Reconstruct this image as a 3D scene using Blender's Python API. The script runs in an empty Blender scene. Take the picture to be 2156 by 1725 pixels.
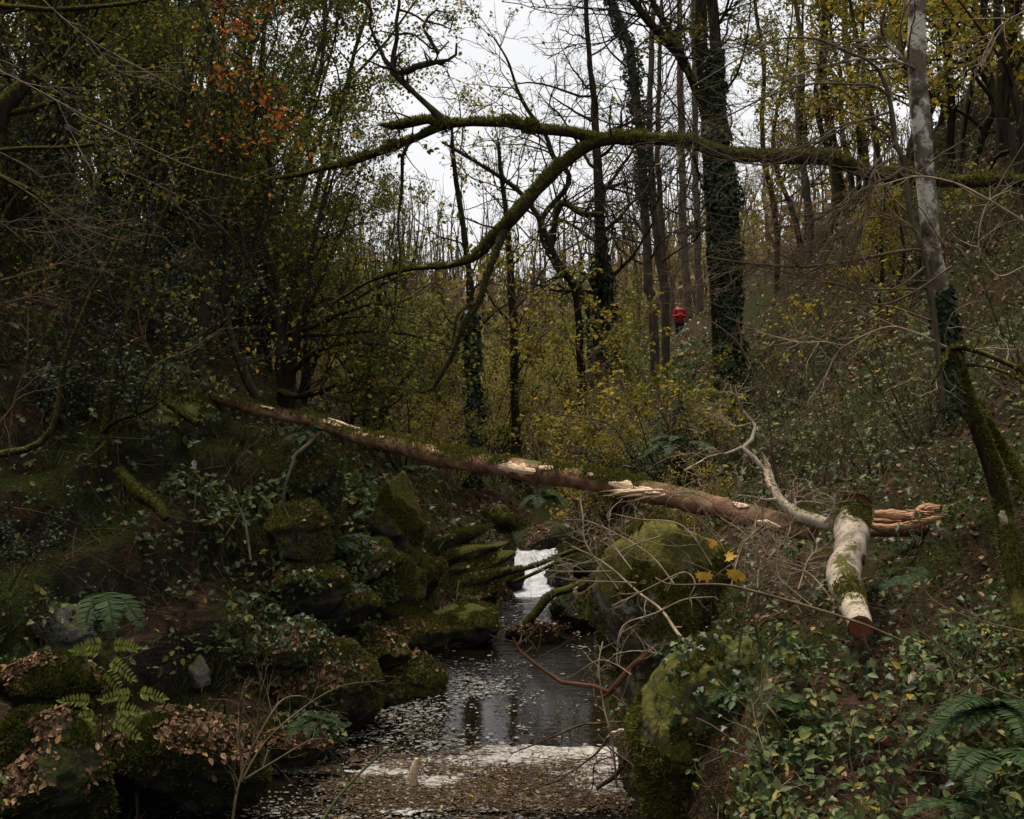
import bpy, bmesh, math, random
import numpy as np

# ------------------------------------------------------------------ camera, sky, sun, exposure
SC = bpy.context.scene
COL = SC.collection
F0, U0, V0, H = 2695.0, 1078.0, 740.0, 3.6        # focal length, principal column, horizon row (in 2156 px wide units), eye height over the water

cam_d = bpy.data.cameras.new("camera")
cam_d.sensor_width = 36.0
cam_d.lens = 36.0 * F0 / 2156.0
cam_d.shift_y = -(862.5 - V0) / 2156.0
cam_d.clip_start = 0.1
cam_d.clip_end = 2000.0
cam = bpy.data.objects.new("camera", cam_d)
cam.location = (0, 0, H)
cam.rotation_euler = (math.radians(90), 0, 0)
COL.objects.link(cam)
SC.camera = cam

SUN_EL, SUN_AZ = math.radians(70), math.radians(-35)
world = bpy.data.worlds.new("World")
SC.world = world
world.use_nodes = True
nt = world.node_tree
nt.nodes.clear()
w_out = nt.nodes.new("ShaderNodeOutputWorld")
w_bg = nt.nodes.new("ShaderNodeBackground")
w_sky = nt.nodes.new("ShaderNodeTexSky")
w_sky.sky_type = 'NISHITA'
w_sky.sun_disc = False
w_sky.sun_elevation = SUN_EL
w_sky.sun_rotation = SUN_AZ
w_tc = nt.nodes.new("ShaderNodeTexCoord")
w_no = nt.nodes.new("ShaderNodeTexNoise")
w_no.inputs["Scale"].default_value = 2.2
w_no.inputs["Detail"].default_value = 5
w_cr = nt.nodes.new("ShaderNodeValToRGB")
w_cr.color_ramp.elements[0].position = 0.3
w_cr.color_ramp.elements[0].color = (4.95, 4.95, 5.0, 1)
w_cr.color_ramp.elements[1].position = 0.7
w_cr.color_ramp.elements[1].color = (6.3, 6.25, 6.2, 1)
w_mx = nt.nodes.new("ShaderNodeMixRGB")
w_mx.inputs[0].default_value = 0.97              # closed cloud cover over the blue
nt.links.new(w_tc.outputs["Generated"], w_no.inputs["Vector"])
nt.links.new(w_no.outputs["Fac"], w_cr.inputs["Fac"])
nt.links.new(w_sky.outputs["Color"], w_mx.inputs[1])
nt.links.new(w_cr.outputs["Color"], w_mx.inputs[2])
nt.links.new(w_mx.outputs["Color"], w_bg.inputs["Color"])
w_bg.inputs["Strength"].default_value = 0.05
nt.links.new(w_bg.outputs["Background"], w_out.inputs["Surface"])

sun_d = bpy.data.lights.new("sun", 'SUN')
sun_d.energy = 1.5
sun_d.angle = math.radians(22)
sun_d.color = (1.0, 0.91, 0.78)
sun = bpy.data.objects.new("sun", sun_d)
# soft light from high over the left rim: the gap over the stream and the right bank get it, the left bank lies in its own shade
sdir = np.array([math.sin(SUN_AZ) * math.cos(SUN_EL), math.cos(SUN_AZ) * math.cos(SUN_EL), math.sin(SUN_EL)])
sun.rotation_euler = (math.pi / 2 - SUN_EL, 0, math.pi - SUN_AZ)
sun.location = (0, 0, 40)
COL.objects.link(sun)

SC.view_settings.view_transform = 'Standard'
SC.view_settings.look = 'None'
SC.view_settings.exposure = 1.88
SC.view_settings.gamma = 1.0
SC.cycles.max_bounces = 6
SC.cycles.diffuse_bounces = 3
SC.cycles.glossy_bounces = 2
SC.cycles.transmission_bounces = 3
SC.cycles.transparent_max_bounces = 4
SC.cycles.caustics_reflective = False
SC.cycles.caustics_refractive = False

# ------------------------------------------------------------------ helpers: numbers
RNG = np.random.default_rng(7)
TAB = np.random.default_rng(99).random(65536) * 2 - 1


def PX(u, v, Y):
    return np.array([(u - U0) / F0 * Y, Y, H - (v - V0) / F0 * Y])


def vnoise(p):
    p = np.asarray(p, float)
    i = np.floor(p).astype(np.int64)
    f = p - i
    f = f * f * (3 - 2 * f)
    def h(dx, dy, dz):
        return TAB[((i[..., 0] + dx) * 73856093 ^ (i[..., 1] + dy) * 19349663 ^ (i[..., 2] + dz) * 83492791) & 65535]
    x, y, z = f[..., 0], f[..., 1], f[..., 2]
    a = h(0, 0, 0) * (1 - x) + h(1, 0, 0) * x
    b = h(0, 1, 0) * (1 - x) + h(1, 1, 0) * x
    c = h(0, 0, 1) * (1 - x) + h(1, 0, 1) * x
    d = h(0, 1, 1) * (1 - x) + h(1, 1, 1) * x
    return (a * (1 - y) + b * y) * (1 - z) + (c * (1 - y) + d * y) * z


def fbm(p, o=4):
    p = np.asarray(p, float)
    s, a = 0.0, 1.0
    for k in range(o):
        s = s + a * vnoise(p + k * 17.3)
        p = p * 2.03
        a *= 0.5
    return s


def unit(a):
    return a / np.maximum(np.linalg.norm(a, axis=-1, keepdims=True), 1e-9)


def rdirs(n, rng=None):
    return unit((rng or RNG).normal(size=(n, 3)))


def smooth_path(pts, k):
    """Cubic path through the rows of pts (any number of columns), k samples evenly spaced along it."""
    p = np.asarray(pts, float)
    if len(p) == 2:
        t = np.linspace(0, 1, k)[:, None]
        return p[0] * (1 - t) + p[1] * t
    m = np.gradient(p, axis=0)
    d = np.concatenate([[0], np.cumsum(np.linalg.norm(np.diff(p[:, :3], axis=0), axis=1))])
    s = np.linspace(0, d[-1], k)
    i = np.clip(np.searchsorted(d, s, side='right') - 1, 0, len(p) - 2)
    t = ((s - d[i]) / np.maximum(d[i + 1] - d[i], 1e-9))[:, None]
    return ((2 * t**3 - 3 * t**2 + 1) * p[i] + (t**3 - 2 * t**2 + t) * m[i]
            + (-2 * t**3 + 3 * t**2) * p[i + 1] + (t**3 - t**2) * m[i + 1])


def limb(pts, k=None, wob=0.25, seed=0):
    """(u, v, Y, width px) rows -> world points (k,3) and radii (k)."""
    a = np.array([[*PX(u, v, Y), w / 2 / F0 * Y] for (u, v, Y, w) in pts])
    L = np.linalg.norm(np.diff(a[:, :3], axis=0), axis=1).sum()
    if k is None:
        k = int(np.clip(L / 0.14, 8, 60))
    s = smooth_path(a, k)
    P_, R_ = s[:, :3].copy(), np.maximum(s[:, 3], 0.0015)
    if wob:
        q = np.linspace(0, L, k)
        for c in range(3):
            P_[:, c] += wob * R_ * vnoise(np.stack([q * 2.2 + seed * 3.1, np.full(k, c * 9.7), np.full(k, seed * 1.7)], 1))
    return P_, R_


# ------------------------------------------------------------------ helpers: meshes
class MB:
    def __init__(self):
        self.V, self.F, self.M, self.n = [], [], [], 0

    def add(self, V, F, m=0):
        V = np.asarray(V, float).reshape(-1, 3)
        F = np.asarray(F, np.int64)
        if len(F) == 0:
            return self
        self.V.append(V)
        self.F.append(F + self.n)
        self.M.append(np.full(len(F), m, np.int32))
        self.n += len(V)
        return self

    def arrays(self):
        return np.concatenate(self.V), self.F

    def build(self, name, mats, parent=None, smooth=True, loc=None):
        if not self.V:
            return None
        V = np.concatenate(self.V)
        off = np.zeros(3)
        if parent is not None:
            off = world_loc(parent)
        elif loc is not None:
            off = np.asarray(loc, float)
        V = V - off
        me = bpy.data.meshes.new(name)
        me.vertices.add(len(V))
        me.vertices.foreach_set("co", V.astype(np.float32).ravel())
        vi = np.concatenate([f.ravel() for f in self.F]).astype(np.int32)
        tot = np.concatenate([np.full(len(f), f.shape[1]) for f in self.F])
        st = np.concatenate([[0], np.cumsum(tot)[:-1]]).astype(np.int32)
        me.loops.add(len(vi))
        me.loops.foreach_set("vertex_index", vi)
        me.polygons.add(len(tot))
        me.polygons.foreach_set("loop_start", st)
        me.polygons.foreach_set("material_index", np.concatenate(self.M))
        me.polygons.foreach_set("use_smooth", np.full(len(tot), bool(smooth)))
        for m in (mats if isinstance(mats, (list, tuple)) else [mats]):
            me.materials.append(m)
        me.update(calc_edges=True)
        o = bpy.data.objects.new(name, me)
        COL.objects.link(o)
        if parent is not None:
            o.parent = parent
        elif loc is not None:
            o.location = [float(c) for c in loc]
        return o


def world_loc(o):
    p = np.zeros(3)
    while o is not None:
        p = p + np.array(o.location)
        o = o.parent
    return p


def tag(o, label, cat, group=None):
    o["label"], o["category"] = label, cat
    if group:
        o["group"] = group
    return o


def thing(name, label, cat, loc, group=None):
    o = bpy.data.objects.new(name, None)
    o.empty_display_size = 0.2
    o.location = [float(c) for c in loc]
    COL.objects.link(o)
    return tag(o, label, cat, group)


def kind(o, k):
    o["kind"] = k
    return o


def copy_tree(src, loc, rotz, sc, label=None):
    r = src.copy()
    COL.objects.link(r)
    r.location = [float(c) for c in loc]
    r.rotation_euler = (0, 0, rotz)
    r.scale = (sc, sc, sc)
    if label:
        r["label"] = label
    for ch in src.children:
        c = ch.copy()
        COL.objects.link(c)
        c.parent = r
        for g in ch.children:
            d = g.copy()
            COL.objects.link(d)
            d.parent = c
    return r


def tubes(mb, P_, R_, sides=5, m=0, bump=0.0, freq=6.0, cap=False):
    """P_ (n,k,3), R_ (n,k): one tube per row."""
    P_ = np.asarray(P_, float)
    R_ = np.asarray(R_, float)
    if P_.ndim == 2:
        P_, R_ = P_[None], R_[None]
    n, k = R_.shape
    if n == 0:
        return
    T = unit(np.gradient(P_, axis=1))
    mt = np.abs(T.mean(axis=1))
    ref = np.where((mt[:, 2] < 0.75)[:, None], np.array([[0, 0, 1.0]]), np.array([[1.0, 0, 0]]))[:, None, :]
    N = unit(np.cross(T, ref))
    B = np.cross(T, N)
    a = np.arange(sides) / sides * 2 * np.pi
    off = np.cos(a)[None, None, :, None] * N[:, :, None, :] + np.sin(a)[None, None, :, None] * B[:, :, None, :]
    rr = R_[:, :, None, None]
    V = P_[:, :, None, :] + rr * off
    if bump:
        nz = fbm(V * freq, 3)[..., None]
        V = V + off * rr * bump * nz
    idx = np.arange(n * k * sides).reshape(n, k, sides)
    nx = np.roll(idx, -1, axis=2)
    Fq = np.stack([idx[:, :-1], nx[:, :-1], nx[:, 1:], idx[:, 1:]], -1).reshape(-1, 4)
    mb.add(V, Fq[:, ::-1], m)
    if cap:
        for e in (0, k - 1):
            ring = V[:, e]
            c = ring.mean(axis=1, keepdims=True)
            VV = np.concatenate([ring, c], 1)
            ii = np.arange(n)[:, None] * (sides + 1)
            j = np.arange(sides)[None]
            t = np.stack([ii + j, ii + (j + 1) % sides, ii + sides + 0 * j], -1).reshape(-1, 3)
            mb.add(VV, t if e == 0 else t[:, ::-1], m)


def grow(P_, R_, m, t0=0.2, t1=1.0, lf=0.5, L=None, ang=55, k=7, wig=0.25, up=0.0, rr=0.55, rmin=0.002, rng=None, taper=0.85, dirb=None):
    """m children on every curve of P_ (n,k0,3): returns (n*m,k,3), (n*m,k)."""
    rng = rng or RNG
    if P_.ndim == 2:
        P_, R_ = P_[None], R_[None]
    n, k0 = R_.shape
    t = rng.uniform(t0, t1, (n, m))
    f = t * (k0 - 1)
    i = np.clip(f.astype(int), 0, k0 - 2)
    w = (f - i)[..., None]
    ar = np.arange(n)[:, None]
    pos = P_[ar, i] * (1 - w) + P_[ar, i + 1] * w
    T = unit(P_[ar, i + 1] - P_[ar, i])
    rad = R_[ar, i] * (1 - w[..., 0]) + R_[ar, i + 1] * w[..., 0]
    plen = np.linalg.norm(np.diff(P_, axis=1), axis=2).sum(1)[:, None]
    perp = unit(np.cross(T, rdirs(n * m, rng).reshape(n, m, 3)))
    A = np.radians(ang) * rng.uniform(0.65, 1.3, (n, m, 1))
    D = np.cos(A) * T + np.sin(A) * perp
    D[..., 2] += up
    if dirb is not None:
        D = D + np.asarray(dirb)
    D = unit(D)
    if L is None:
        ln = lf * plen * (1.05 - 0.55 * t) * rng.uniform(0.55, 1.25, (n, m))
    else:
        ln = L * (1.1 - 0.5 * t) * rng.uniform(0.5, 1.3, (n, m))
    r0 = np.maximum(rad * rr, rmin)
    step = ln / (k - 1)
    out = np.empty((n, m, k, 3))
    out[:, :, 0] = pos
    d = D
    for j in range(1, k):
        d = unit(d + wig * rng.normal(size=d.shape) + np.array([0, 0, up * 0.25]))
        out[:, :, j] = out[:, :, j - 1] + d * step[..., None]
    s = np.linspace(0, 1, k)
    R2 = np.maximum(r0[..., None] * (1 - taper * s), rmin * 0.5)
    return out.reshape(n * m, k, 3), R2.reshape(n * m, k)


def leaf_mesh(mb, pos, ax, nr, size, asp=0.55, m=0, six=True, fold=0.12):
    n = len(pos)
    if n == 0:
        return
    a = unit(ax)
    nn = unit(nr - a * (nr * a).sum(1, keepdims=True))
    b = np.cross(nn, a)
    s = np.broadcast_to(np.asarray(size, float), (n,))[:, None]
    w = asp * 0.5
    if six:
        V = np.stack([pos,
                      pos + s * (0.30 * a + w * b + fold * nn),
                      pos + s * (0.68 * a + w * 0.8 * b + fold * nn),
                      pos + s * a,
                      pos + s * (0.68 * a - w * 0.8 * b + fold * nn),
                      pos + s * (0.30 * a - w * b + fold * nn)], 1)
        i = np.arange(n)[:, None] * 6
        Fq = np.concatenate([i + np.array([[0, 3, 2, 1]]), i + np.array([[0, 5, 4, 3]])])
    else:
        V = np.stack([pos, pos + s * (0.5 * a + w * b), pos + s * (a + fold * nn), pos + s * (0.5 * a - w * b)], 1)
        i = np.arange(n)[:, None] * 4
        Fq = i + np.array([[0, 3, 2, 1]])
    mb.add(V, Fq, m)


LOBES = {
    "maple": [(0, 0), (.18, -.05), (.42, -.18), (.34, .08), (.62, .22), (.40, .34), (.44, .62), (.2, .52), (0, 1.0)],
    "ivy": [(0, 0), (.28, -.08), (.5, .12), (.26, .34), (.3, .55), (0, 1.0)],
}


def lobed_mesh(mb, pos, ax, nr, size, shape="ivy", m=0, fold=0.14):
    half = LOBES[shape]
    pts = half + [(-x, y) for x, y in half[-2:0:-1]]
    k = len(pts)
    n = len(pos)
    if n == 0:
        return
    a = unit(ax)
    nn = unit(nr - a * (nr * a).sum(1, keepdims=True))
    b = np.cross(nn, a)
    s = np.broadcast_to(np.asarray(size, float), (n,))[:, None]
    V = [pos + s * 0.3 * a - s * 0.02 * nn]
    for x, y in pts:
        V.append(pos + s * (x * b + y * a + fold * abs(x) * nn - 0.12 * max(0, y - .5) * nn))
    V = np.stack(V, 1)
    i = np.arange(n)[:, None, None] * (k + 1)
    j = np.arange(k)
    t = np.stack([np.zeros(k, int), 1 + j, 1 + (j + 1) % k], -1)[None]
    mb.add(V, (i + t).reshape(-1, 3), m)


def along(P_, R_, n, rng=None, t0=0.0, t1=1.0):
    """n random points on the curves of P_: positions, tangents, radii."""
    rng = rng or RNG
    if P_.ndim == 2:
        P_, R_ = P_[None], R_[None]
    c = rng.integers(0, len(P_), n)
    k = P_.shape[1]
    f = rng.uniform(t0, t1, n) * (k - 1)
    i = np.clip(f.astype(int), 0, k - 2)
    w = (f - i)[:, None]
    p = P_[c, i] * (1 - w) + P_[c, i + 1] * w
    return p, unit(P_[c, i + 1] - P_[c, i]), R_[c, i] * (1 - w[:, 0]) + R_[c, i + 1] * w[:, 0]


def twig_leaves(mb, P_, R_, n, size, asp=0.6, m=0, rng=None, jit=0.05, droop=0.35, six=True, t0=0.15):
    rng = rng or RNG
    if n <= 0:
        return
    p, T, r = along(P_, R_, n, rng, t0)
    p = p + rng.normal(size=(n, 3)) * jit
    ax = T * 0.5 + rdirs(n, rng)
    ax[:, 2] -= droop
    nr = rdirs(n, rng) * 0.8 + np.array([0, 0, 1.0])
    leaf_mesh(mb, p, ax, nr, size * rng.uniform(0.55, 1.25, n), asp, m, six)


def tri_data(V, Fl):
    tri = []
    for f in Fl:
        tri.append(f[:, :3])
        if f.shape[1] == 4:
            tri.append(f[:, [0, 2, 3]])
    tri = np.concatenate(tri)
    A, B, C = V[tri[:, 0]], V[tri[:, 1]], V[tri[:, 2]]
    cr = np.cross(B - A, C - A)
    ar = np.linalg.norm(cr, axis=1) / 2
    return A, B, C, unit(cr), ar


def on_tris(td, n, weight, rng=None):
    rng = rng or RNG
    A, B, C, N, ar = td
    w = ar * weight
    if w.sum() <= 0 or n <= 0:
        return np.zeros((0, 3)), np.zeros((0, 3))
    i = rng.choice(len(ar), n, p=w / w.sum())
    u, v = rng.random((2, n))
    s = u + v > 1
    u[s], v[s] = 1 - u[s], 1 - v[s]
    return A[i] + (B[i] - A[i]) * u[:, None] + (C[i] - A[i]) * v[:, None], N[i]


def blades(mb, p, nrm, h, w, m=0, rng=None, spread=0.6):
    rng = rng or RNG
    n = len(p)
    if n == 0:
        return
    d = unit(nrm + spread * rng.normal(size=(n, 3)))
    s = unit(np.cross(d, rdirs(n, rng)))
    hh = (h * rng.uniform(0.4, 1.3, n))[:, None]
    V = np.stack([p - s * w * .5 - d * hh * .15, p + s * w * .5 - d * hh * .15, p + d * hh], 1)
    i = np.arange(n)[:, None] * 3
    mb.add(V, i + np.array([[0, 1, 2]]), m)


def moss_on(mb, P_, R_, n, h=0.02, w=0.012, upmin=-0.1, rng=None, t0=0, t1=1, m=0):
    """Short moss shoots on the upper side of limbs."""
    rng = rng or RNG
    p, T, r = along(P_, R_, n, rng, t0, t1)
    side = unit(np.cross(T, rdirs(n, rng)))
    keep = (side[:, 2] > upmin) & (vnoise(p * 5.0) > -0.45)
    p, side, r = p[keep], side[keep], r[keep]
    clump = 0.7 + 0.6 * vnoise(p * 9.0)
    blades(mb, p + side * (r * 0.98)[:, None], side + np.array([0, 0, .35]), h, w, m, rng)
    return clump


# ------------------------------------------------------------------ helpers: materials
def new_mat(name):
    m = bpy.data.materials.new(name)
    m.use_nodes = True
    t = m.node_tree
    t.nodes.clear()
    o = t.nodes.new("ShaderNodeOutputMaterial")
    b = t.nodes.new("ShaderNodeBsdfPrincipled")
    t.links.new(b.outputs[0], o.inputs["Surface"])
    return m, t, b, o


def ramp(t, cols, interp='LINEAR'):
    r = t.nodes.new("ShaderNodeValToRGB")
    r.color_ramp.interpolation = interp
    e = r.color_ramp.elements
    while len(e) < len(cols):
        e.new(0.5)
    for i, (p, c) in enumerate(cols):
        e[i].position = p
        e[i].color = (*c, 1)
    return r


def noise(t, scale, detail=4, rough=0.6, vec=None, dist=0.0):
    n = t.nodes.new("ShaderNodeTexNoise")
    n.inputs["Scale"].default_value = scale
    n.inputs["Detail"].default_value = detail
    n.inputs["Roughness"].default_value = rough
    n.inputs["Distortion"].default_value = dist
    if vec is None:
        g = t.nodes.new("ShaderNodeNewGeometry")
        vec = g.outputs["Position"]
    t.links.new(vec, n.inputs["Vector"])
    return n


def math_n(t, op, a, b=None, clamp=False):
    n = t.nodes.new("ShaderNodeMath")
    n.operation = op
    n.use_clamp = clamp
    for i, x in enumerate((a, b)):
        if x is None:
            continue
        if isinstance(x, (int, float)):
            n.inputs[i].default_value = x
        else:
            t.links.new(x, n.inputs[i])
    return n.outputs[0]


def mix_n(t, fac, a, b):
    n = t.nodes.new("ShaderNodeMixRGB")
    for s, x in ((n.inputs[0], fac), (n.inputs[1], a), (n.inputs[2], b)):
        if isinstance(x, (int, float)):
            s.default_value = x
        elif isinstance(x, tuple):
            s.default_value = (*x, 1)
        else:
            t.links.new(x, s)
    return n.outputs[0]


def bump_n(t, b, height, strength=0.5, dist=0.02):
    n = t.nodes.new("ShaderNodeBump")
    n.inputs["Strength"].default_value = strength
    n.inputs["Distance"].default_value = dist
    t.links.new(height, n.inputs["Height"])
    t.links.new(n.outputs[0], b.inputs["Normal"])


def leaf_mat(name, cols, trans=0.3, rough=0.5, spec=0.3):
    spec *= 0.35
    m, t, b, o = new_mat(name)
    g = t.nodes.new("ShaderNodeNewGeometry")
    r = ramp(t, cols)
    t.links.new(g.outputs["Random Per Island"], r.inputs["Fac"])
    b.inputs["Roughness"].default_value = rough
    b.inputs["Specular IOR Level"].default_value = spec
    n = noise(t, 60, 2)
    c = mix_n(t, math_n(t, 'MULTIPLY', n.outputs["Fac"], 0.45), r.outputs["Color"], (0.02, 0.016, 0.008))
    t.links.new(c, b.inputs["Base Color"])
    if trans:
        tr = t.nodes.new("ShaderNodeBsdfTranslucent")
        t.links.new(c, tr.inputs["Color"])
        mx = t.nodes.new("ShaderNodeMixShader")
        mx.inputs[0].default_value = trans
        t.links.new(b.outputs[0], mx.inputs[1])
        t.links.new(tr.outputs[0], mx.inputs[2])
        t.links.new(mx.outputs[0], o.inputs["Surface"])
    return m


MOSS_COLS = [(0.25, (0.020, 0.022, 0.004)), (0.5, (0.060, 0.059, 0.012)), (0.75, (0.122, 0.110, 0.021))]


def bark_mat(name, cols, moss=0.0, scale=14, stretch=(1, 1, 0.25), rough=0.9, bump=0.6, lichen=None):
    """Bark; moss = how far moss reaches round from the top side (0 none, 1 nearly all round)."""
    m, t, b, o = new_mat(name)
    g = t.nodes.new("ShaderNodeNewGeometry")
    mp = t.nodes.new("ShaderNodeMapping")
    mp.inputs["Scale"].default_value = stretch
    t.links.new(g.outputs["Position"], mp.inputs["Vector"])
    n = noise(t, scale, 5, 0.65, mp.outputs[0], 0.4)
    r = ramp(t, cols)
    t.links.new(n.outputs["Fac"], r.inputs["Fac"])
    c = r.outputs["Color"]
    if lichen:
        nl = noise(t, lichen[1], 7, 0.68)
        rl = ramp(t, [(lichen[2], (0, 0, 0)), (lichen[2] + 0.09, (1, 1, 1))])
        t.links.new(nl.outputs["Fac"], rl.inputs["Fac"])
        c = mix_n(t, rl.outputs["Color"], c, lichen[0])
    if moss:
        n2 = noise(t, 3.1, 4)
        n3 = noise(t, 38, 3)
        rm = ramp(t, MOSS_COLS)
        t.links.new(n3.outputs["Fac"], rm.inputs["Fac"])
        sx = t.nodes.new("ShaderNodeSeparateXYZ")
        t.links.new(g.outputs["Normal"], sx.inputs[0])
        f = math_n(t, 'MULTIPLY', sx.outputs["Z"], 0.9)
        f = math_n(t, 'ADD', f, math_n(t, 'MULTIPLY', math_n(t, 'SUBTRACT', n2.outputs["Fac"], 0.5), 2.6))
        f = math_n(t, 'ADD', f, moss * 1.8 - 1.0)
        f = math_n(t, 'ADD', f, math_n(t, 'MULTIPLY', math_n(t, 'SUBTRACT', n3.outputs["Fac"], 0.5), 1.6))
        f = math_n(t, 'MULTIPLY', f, 2.4, True)
        c = mix_n(t, f, c, rm.outputs["Color"])
    t.links.new(c, b.inputs["Base Color"])
    b.inputs["Roughness"].default_value = rough
    b.inputs["Specular IOR Level"].default_value = 0.06
    bump_n(t, b, n.outputs["Fac"], bump, 0.02)
    return m


def rock_mat(name, cols, moss=0.6, wet=0.75, mcols=None):
    m, t, b, o = new_mat(name)
    n = noise(t, 5.5, 8, 0.65)
    r = ramp(t, cols)
    t.links.new(n.outputs["Fac"], r.inputs["Fac"])
    n2 = noise(t, 1.7, 4)
    n3 = noise(t, 30, 4)
    rm = ramp(t, mcols or MOSS_COLS)
    t.links.new(n3.outputs["Fac"], rm.inputs["Fac"])
    g = t.nodes.new("ShaderNodeNewGeometry")
    sx = t.nodes.new("ShaderNodeSeparateXYZ")
    t.links.new(g.outputs["Normal"], sx.inputs[0])
    f = math_n(t, 'ADD', math_n(t, 'MULTIPLY', sx.outputs["Z"], 1.1), math_n(t, 'MULTIPLY', math_n(t, 'SUBTRACT', n2.outputs["Fac"], 0.5), 3.0))
    f = math_n(t, 'ADD', f, moss * 2.0 - 1.0)
    f = math_n(t, 'ADD', f, math_n(t, 'MULTIPLY', math_n(t, 'SUBTRACT', n3.outputs["Fac"], 0.5), 1.8))
    f = math_n(t, 'MULTIPLY', f, 2.2, True)
    c = mix_n(t, f, r.outputs["Color"], rm.outputs["Color"])
    t.links.new(c, b.inputs["Base Color"])
    rr = t.nodes.new("ShaderNodeMapRange")
    rr.inputs["To Min"].default_value = wet
    rr.inputs["To Max"].default_value = 0.95
    t.links.new(f, rr.inputs["Value"])
    t.links.new(rr.outputs[0], b.inputs["Roughness"])
    b.inputs["Specular IOR Level"].default_value = 0.15
    h = math_n(t, 'ADD', n.outputs["Fac"], math_n(t, 'MULTIPLY', n3.outputs["Fac"], 0.5))
    bump_n(t, b, h, 0.8, 0.04)
    return m


def plain_mat(name, cols, scale=10, rough=0.7, bump=0.2, stretch=(1, 1, 1), spec=0.08):
    m, t, b, o = new_mat(name)
    g = t.nodes.new("ShaderNodeNewGeometry")
    mp = t.nodes.new("ShaderNodeMapping")
    mp.inputs["Scale"].default_value = stretch
    t.links.new(g.outputs["Position"], mp.inputs["Vector"])
    n = noise(t, scale, 4, 0.6, mp.outputs[0])
    r = ramp(t, cols)
    t.links.new(n.outputs["Fac"], r.inputs["Fac"])
    t.links.new(r.outputs["Color"], b.inputs["Base Color"])
    b.inputs["Roughness"].default_value = rough
    b.inputs["Specular IOR Level"].default_value = spec
    if bump:
        bump_n(t, b, n.outputs["Fac"], bump, 0.02)
    return m


M = {}
M["bark"] = bark_mat("dark_bark", [(0.3, (0.013, 0.010, 0.007)), (0.55, (0.035, 0.027, 0.019)), (0.75, (0.070, 0.058, 0.043))], 0.32)
M["bark_mossy"] = bark_mat("mossy_bark", [(0.3, (0.011, 0.008, 0.005)), (0.55, (0.030, 0.021, 0.014)), (0.75, (0.065, 0.048, 0.033))], 0.62)
M["bark_bare"] = bark_mat("grey_bark", [(0.3, (0.045, 0.036, 0.026)), (0.55, (0.10, 0.080, 0.058)), (0.75, (0.18, 0.15, 0.11))], 0.2)
M["twig_dark"] = plain_mat("dark_twig", [(0.3, (0.012, 0.009, 0.006)), (0.7, (0.04, 0.031, 0.022))], 8, 0.85, 0)
M["twig"] = plain_mat("brown_twig", [(0.3, (0.050, 0.034, 0.020)), (0.7, (0.150, 0.105, 0.066))], 6, 0.8, 0)
M["twig_pale"] = plain_mat("pale_twig", [(0.3, (0.12, 0.088, 0.058)), (0.7, (0.33, 0.26, 0.185))], 6, 0.75, 0)
M["twig_red"] = plain_mat("reddish_twig", [(0.3, (0.07, 0.032, 0.018)), (0.7, (0.20, 0.10, 0.05))], 6, 0.6, 0)
M["spotted"] = bark_mat("spotted_bark", [(0.35, (0.05, 0.038, 0.028)), (0.5, (0.13, 0.105, 0.085)), (0.7, (0.19, 0.155, 0.125))], 0.26, 9, (1, 1, 0.7), 0.85, 0.5, ((0.52, 0.475, 0.415), 5.5, 0.475))
M["birch"] = bark_mat("pale_log_bark", [(0.32, (0.07, 0.052, 0.038)), (0.46, (0.34, 0.28, 0.22)), (0.7, (0.56, 0.48, 0.37))], 0.2, 9, (1, 1, 0.6), 0.8, 0.8, ((0.085, 0.062, 0.045), 17.0, 0.60))
M["peeled"] = bark_mat("peeled_red_bark", [(0.3, (0.065, 0.032, 0.021)), (0.5, (0.20, 0.108, 0.069)), (0.72, (0.40, 0.26, 0.17))], 0.23, 5, (1, 2, 2), 0.75, 0.5)
M["wood_pale"] = plain_mat("torn_pale_wood", [(0.3, (0.36, 0.19, 0.10)), (0.45, (0.60, 0.42, 0.27)), (0.75, (0.78, 0.64, 0.48))], 6, 0.7, 0.8, (3, 3, 20))
M["wood_torn"] = plain_mat("torn_orange_wood", [(0.3, (0.12, 0.055, 0.028)), (0.5, (0.40, 0.22, 0.12)), (0.72, (0.64, 0.45, 0.30))], 5, 0.75, 0.9, (1.2, 12, 26))
M["cut_face"] = plain_mat("red_sawn_wood", [(0.3, (0.16, 0.05, 0.028)), (0.7, (0.30, 0.10, 0.055))], 8, 0.65, 0.3)
M["cut_ring"] = plain_mat("red_sawn_wood_late_ring", [(0.3, (0.10, 0.030, 0.018)), (0.7, (0.22, 0.075, 0.042))], 8, 0.65, 0.3)
M["raft_litter"] = leaf_mat("pale_raft_litter", [(0.0, (0.05, 0.028, 0.016)), (0.4, (0.13, 0.082, 0.05)), (0.8, (0.26, 0.19, 0.13)), (0.95, (0.38, 0.31, 0.23)), (1.0, (0.5, 0.30, 0.06))], 0.1, 0.7, 0.2)
M["moss"] = leaf_mat("moss_shoots", [(0.0, (0.045, 0.044, 0.011)), (0.5, (0.105, 0.104, 0.021)), (1.0, (0.20, 0.19, 0.042))], 0.25, 0.9, 0.1)
M["moss_bright"] = leaf_mat("yellow_moss_shoots", [(0.0, (0.055, 0.052, 0.013)), (0.5, (0.125, 0.118, 0.022)), (1.0, (0.235, 0.21, 0.045))], 0.25, 0.9, 0.1)
M["moss_dark"] = leaf_mat("dark_moss_shoots", [(0.0, (0.018, 0.022, 0.005)), (0.6, (0.055, 0.062, 0.011)), (1.0, (0.11, 0.115, 0.020))], 0.2, 0.9, 0.1)  # dark moss; on the lower-left rocks its tone stands in for shade
M["ivy"] = leaf_mat("ivy_leaves", [(0.0, (0.020, 0.035, 0.015)), (0.6, (0.048, 0.080, 0.032)), (0.92, (0.095, 0.138, 0.055)), (1.0, (0.26, 0.20, 0.045))], 0.12, 0.38, 0.5)
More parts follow.
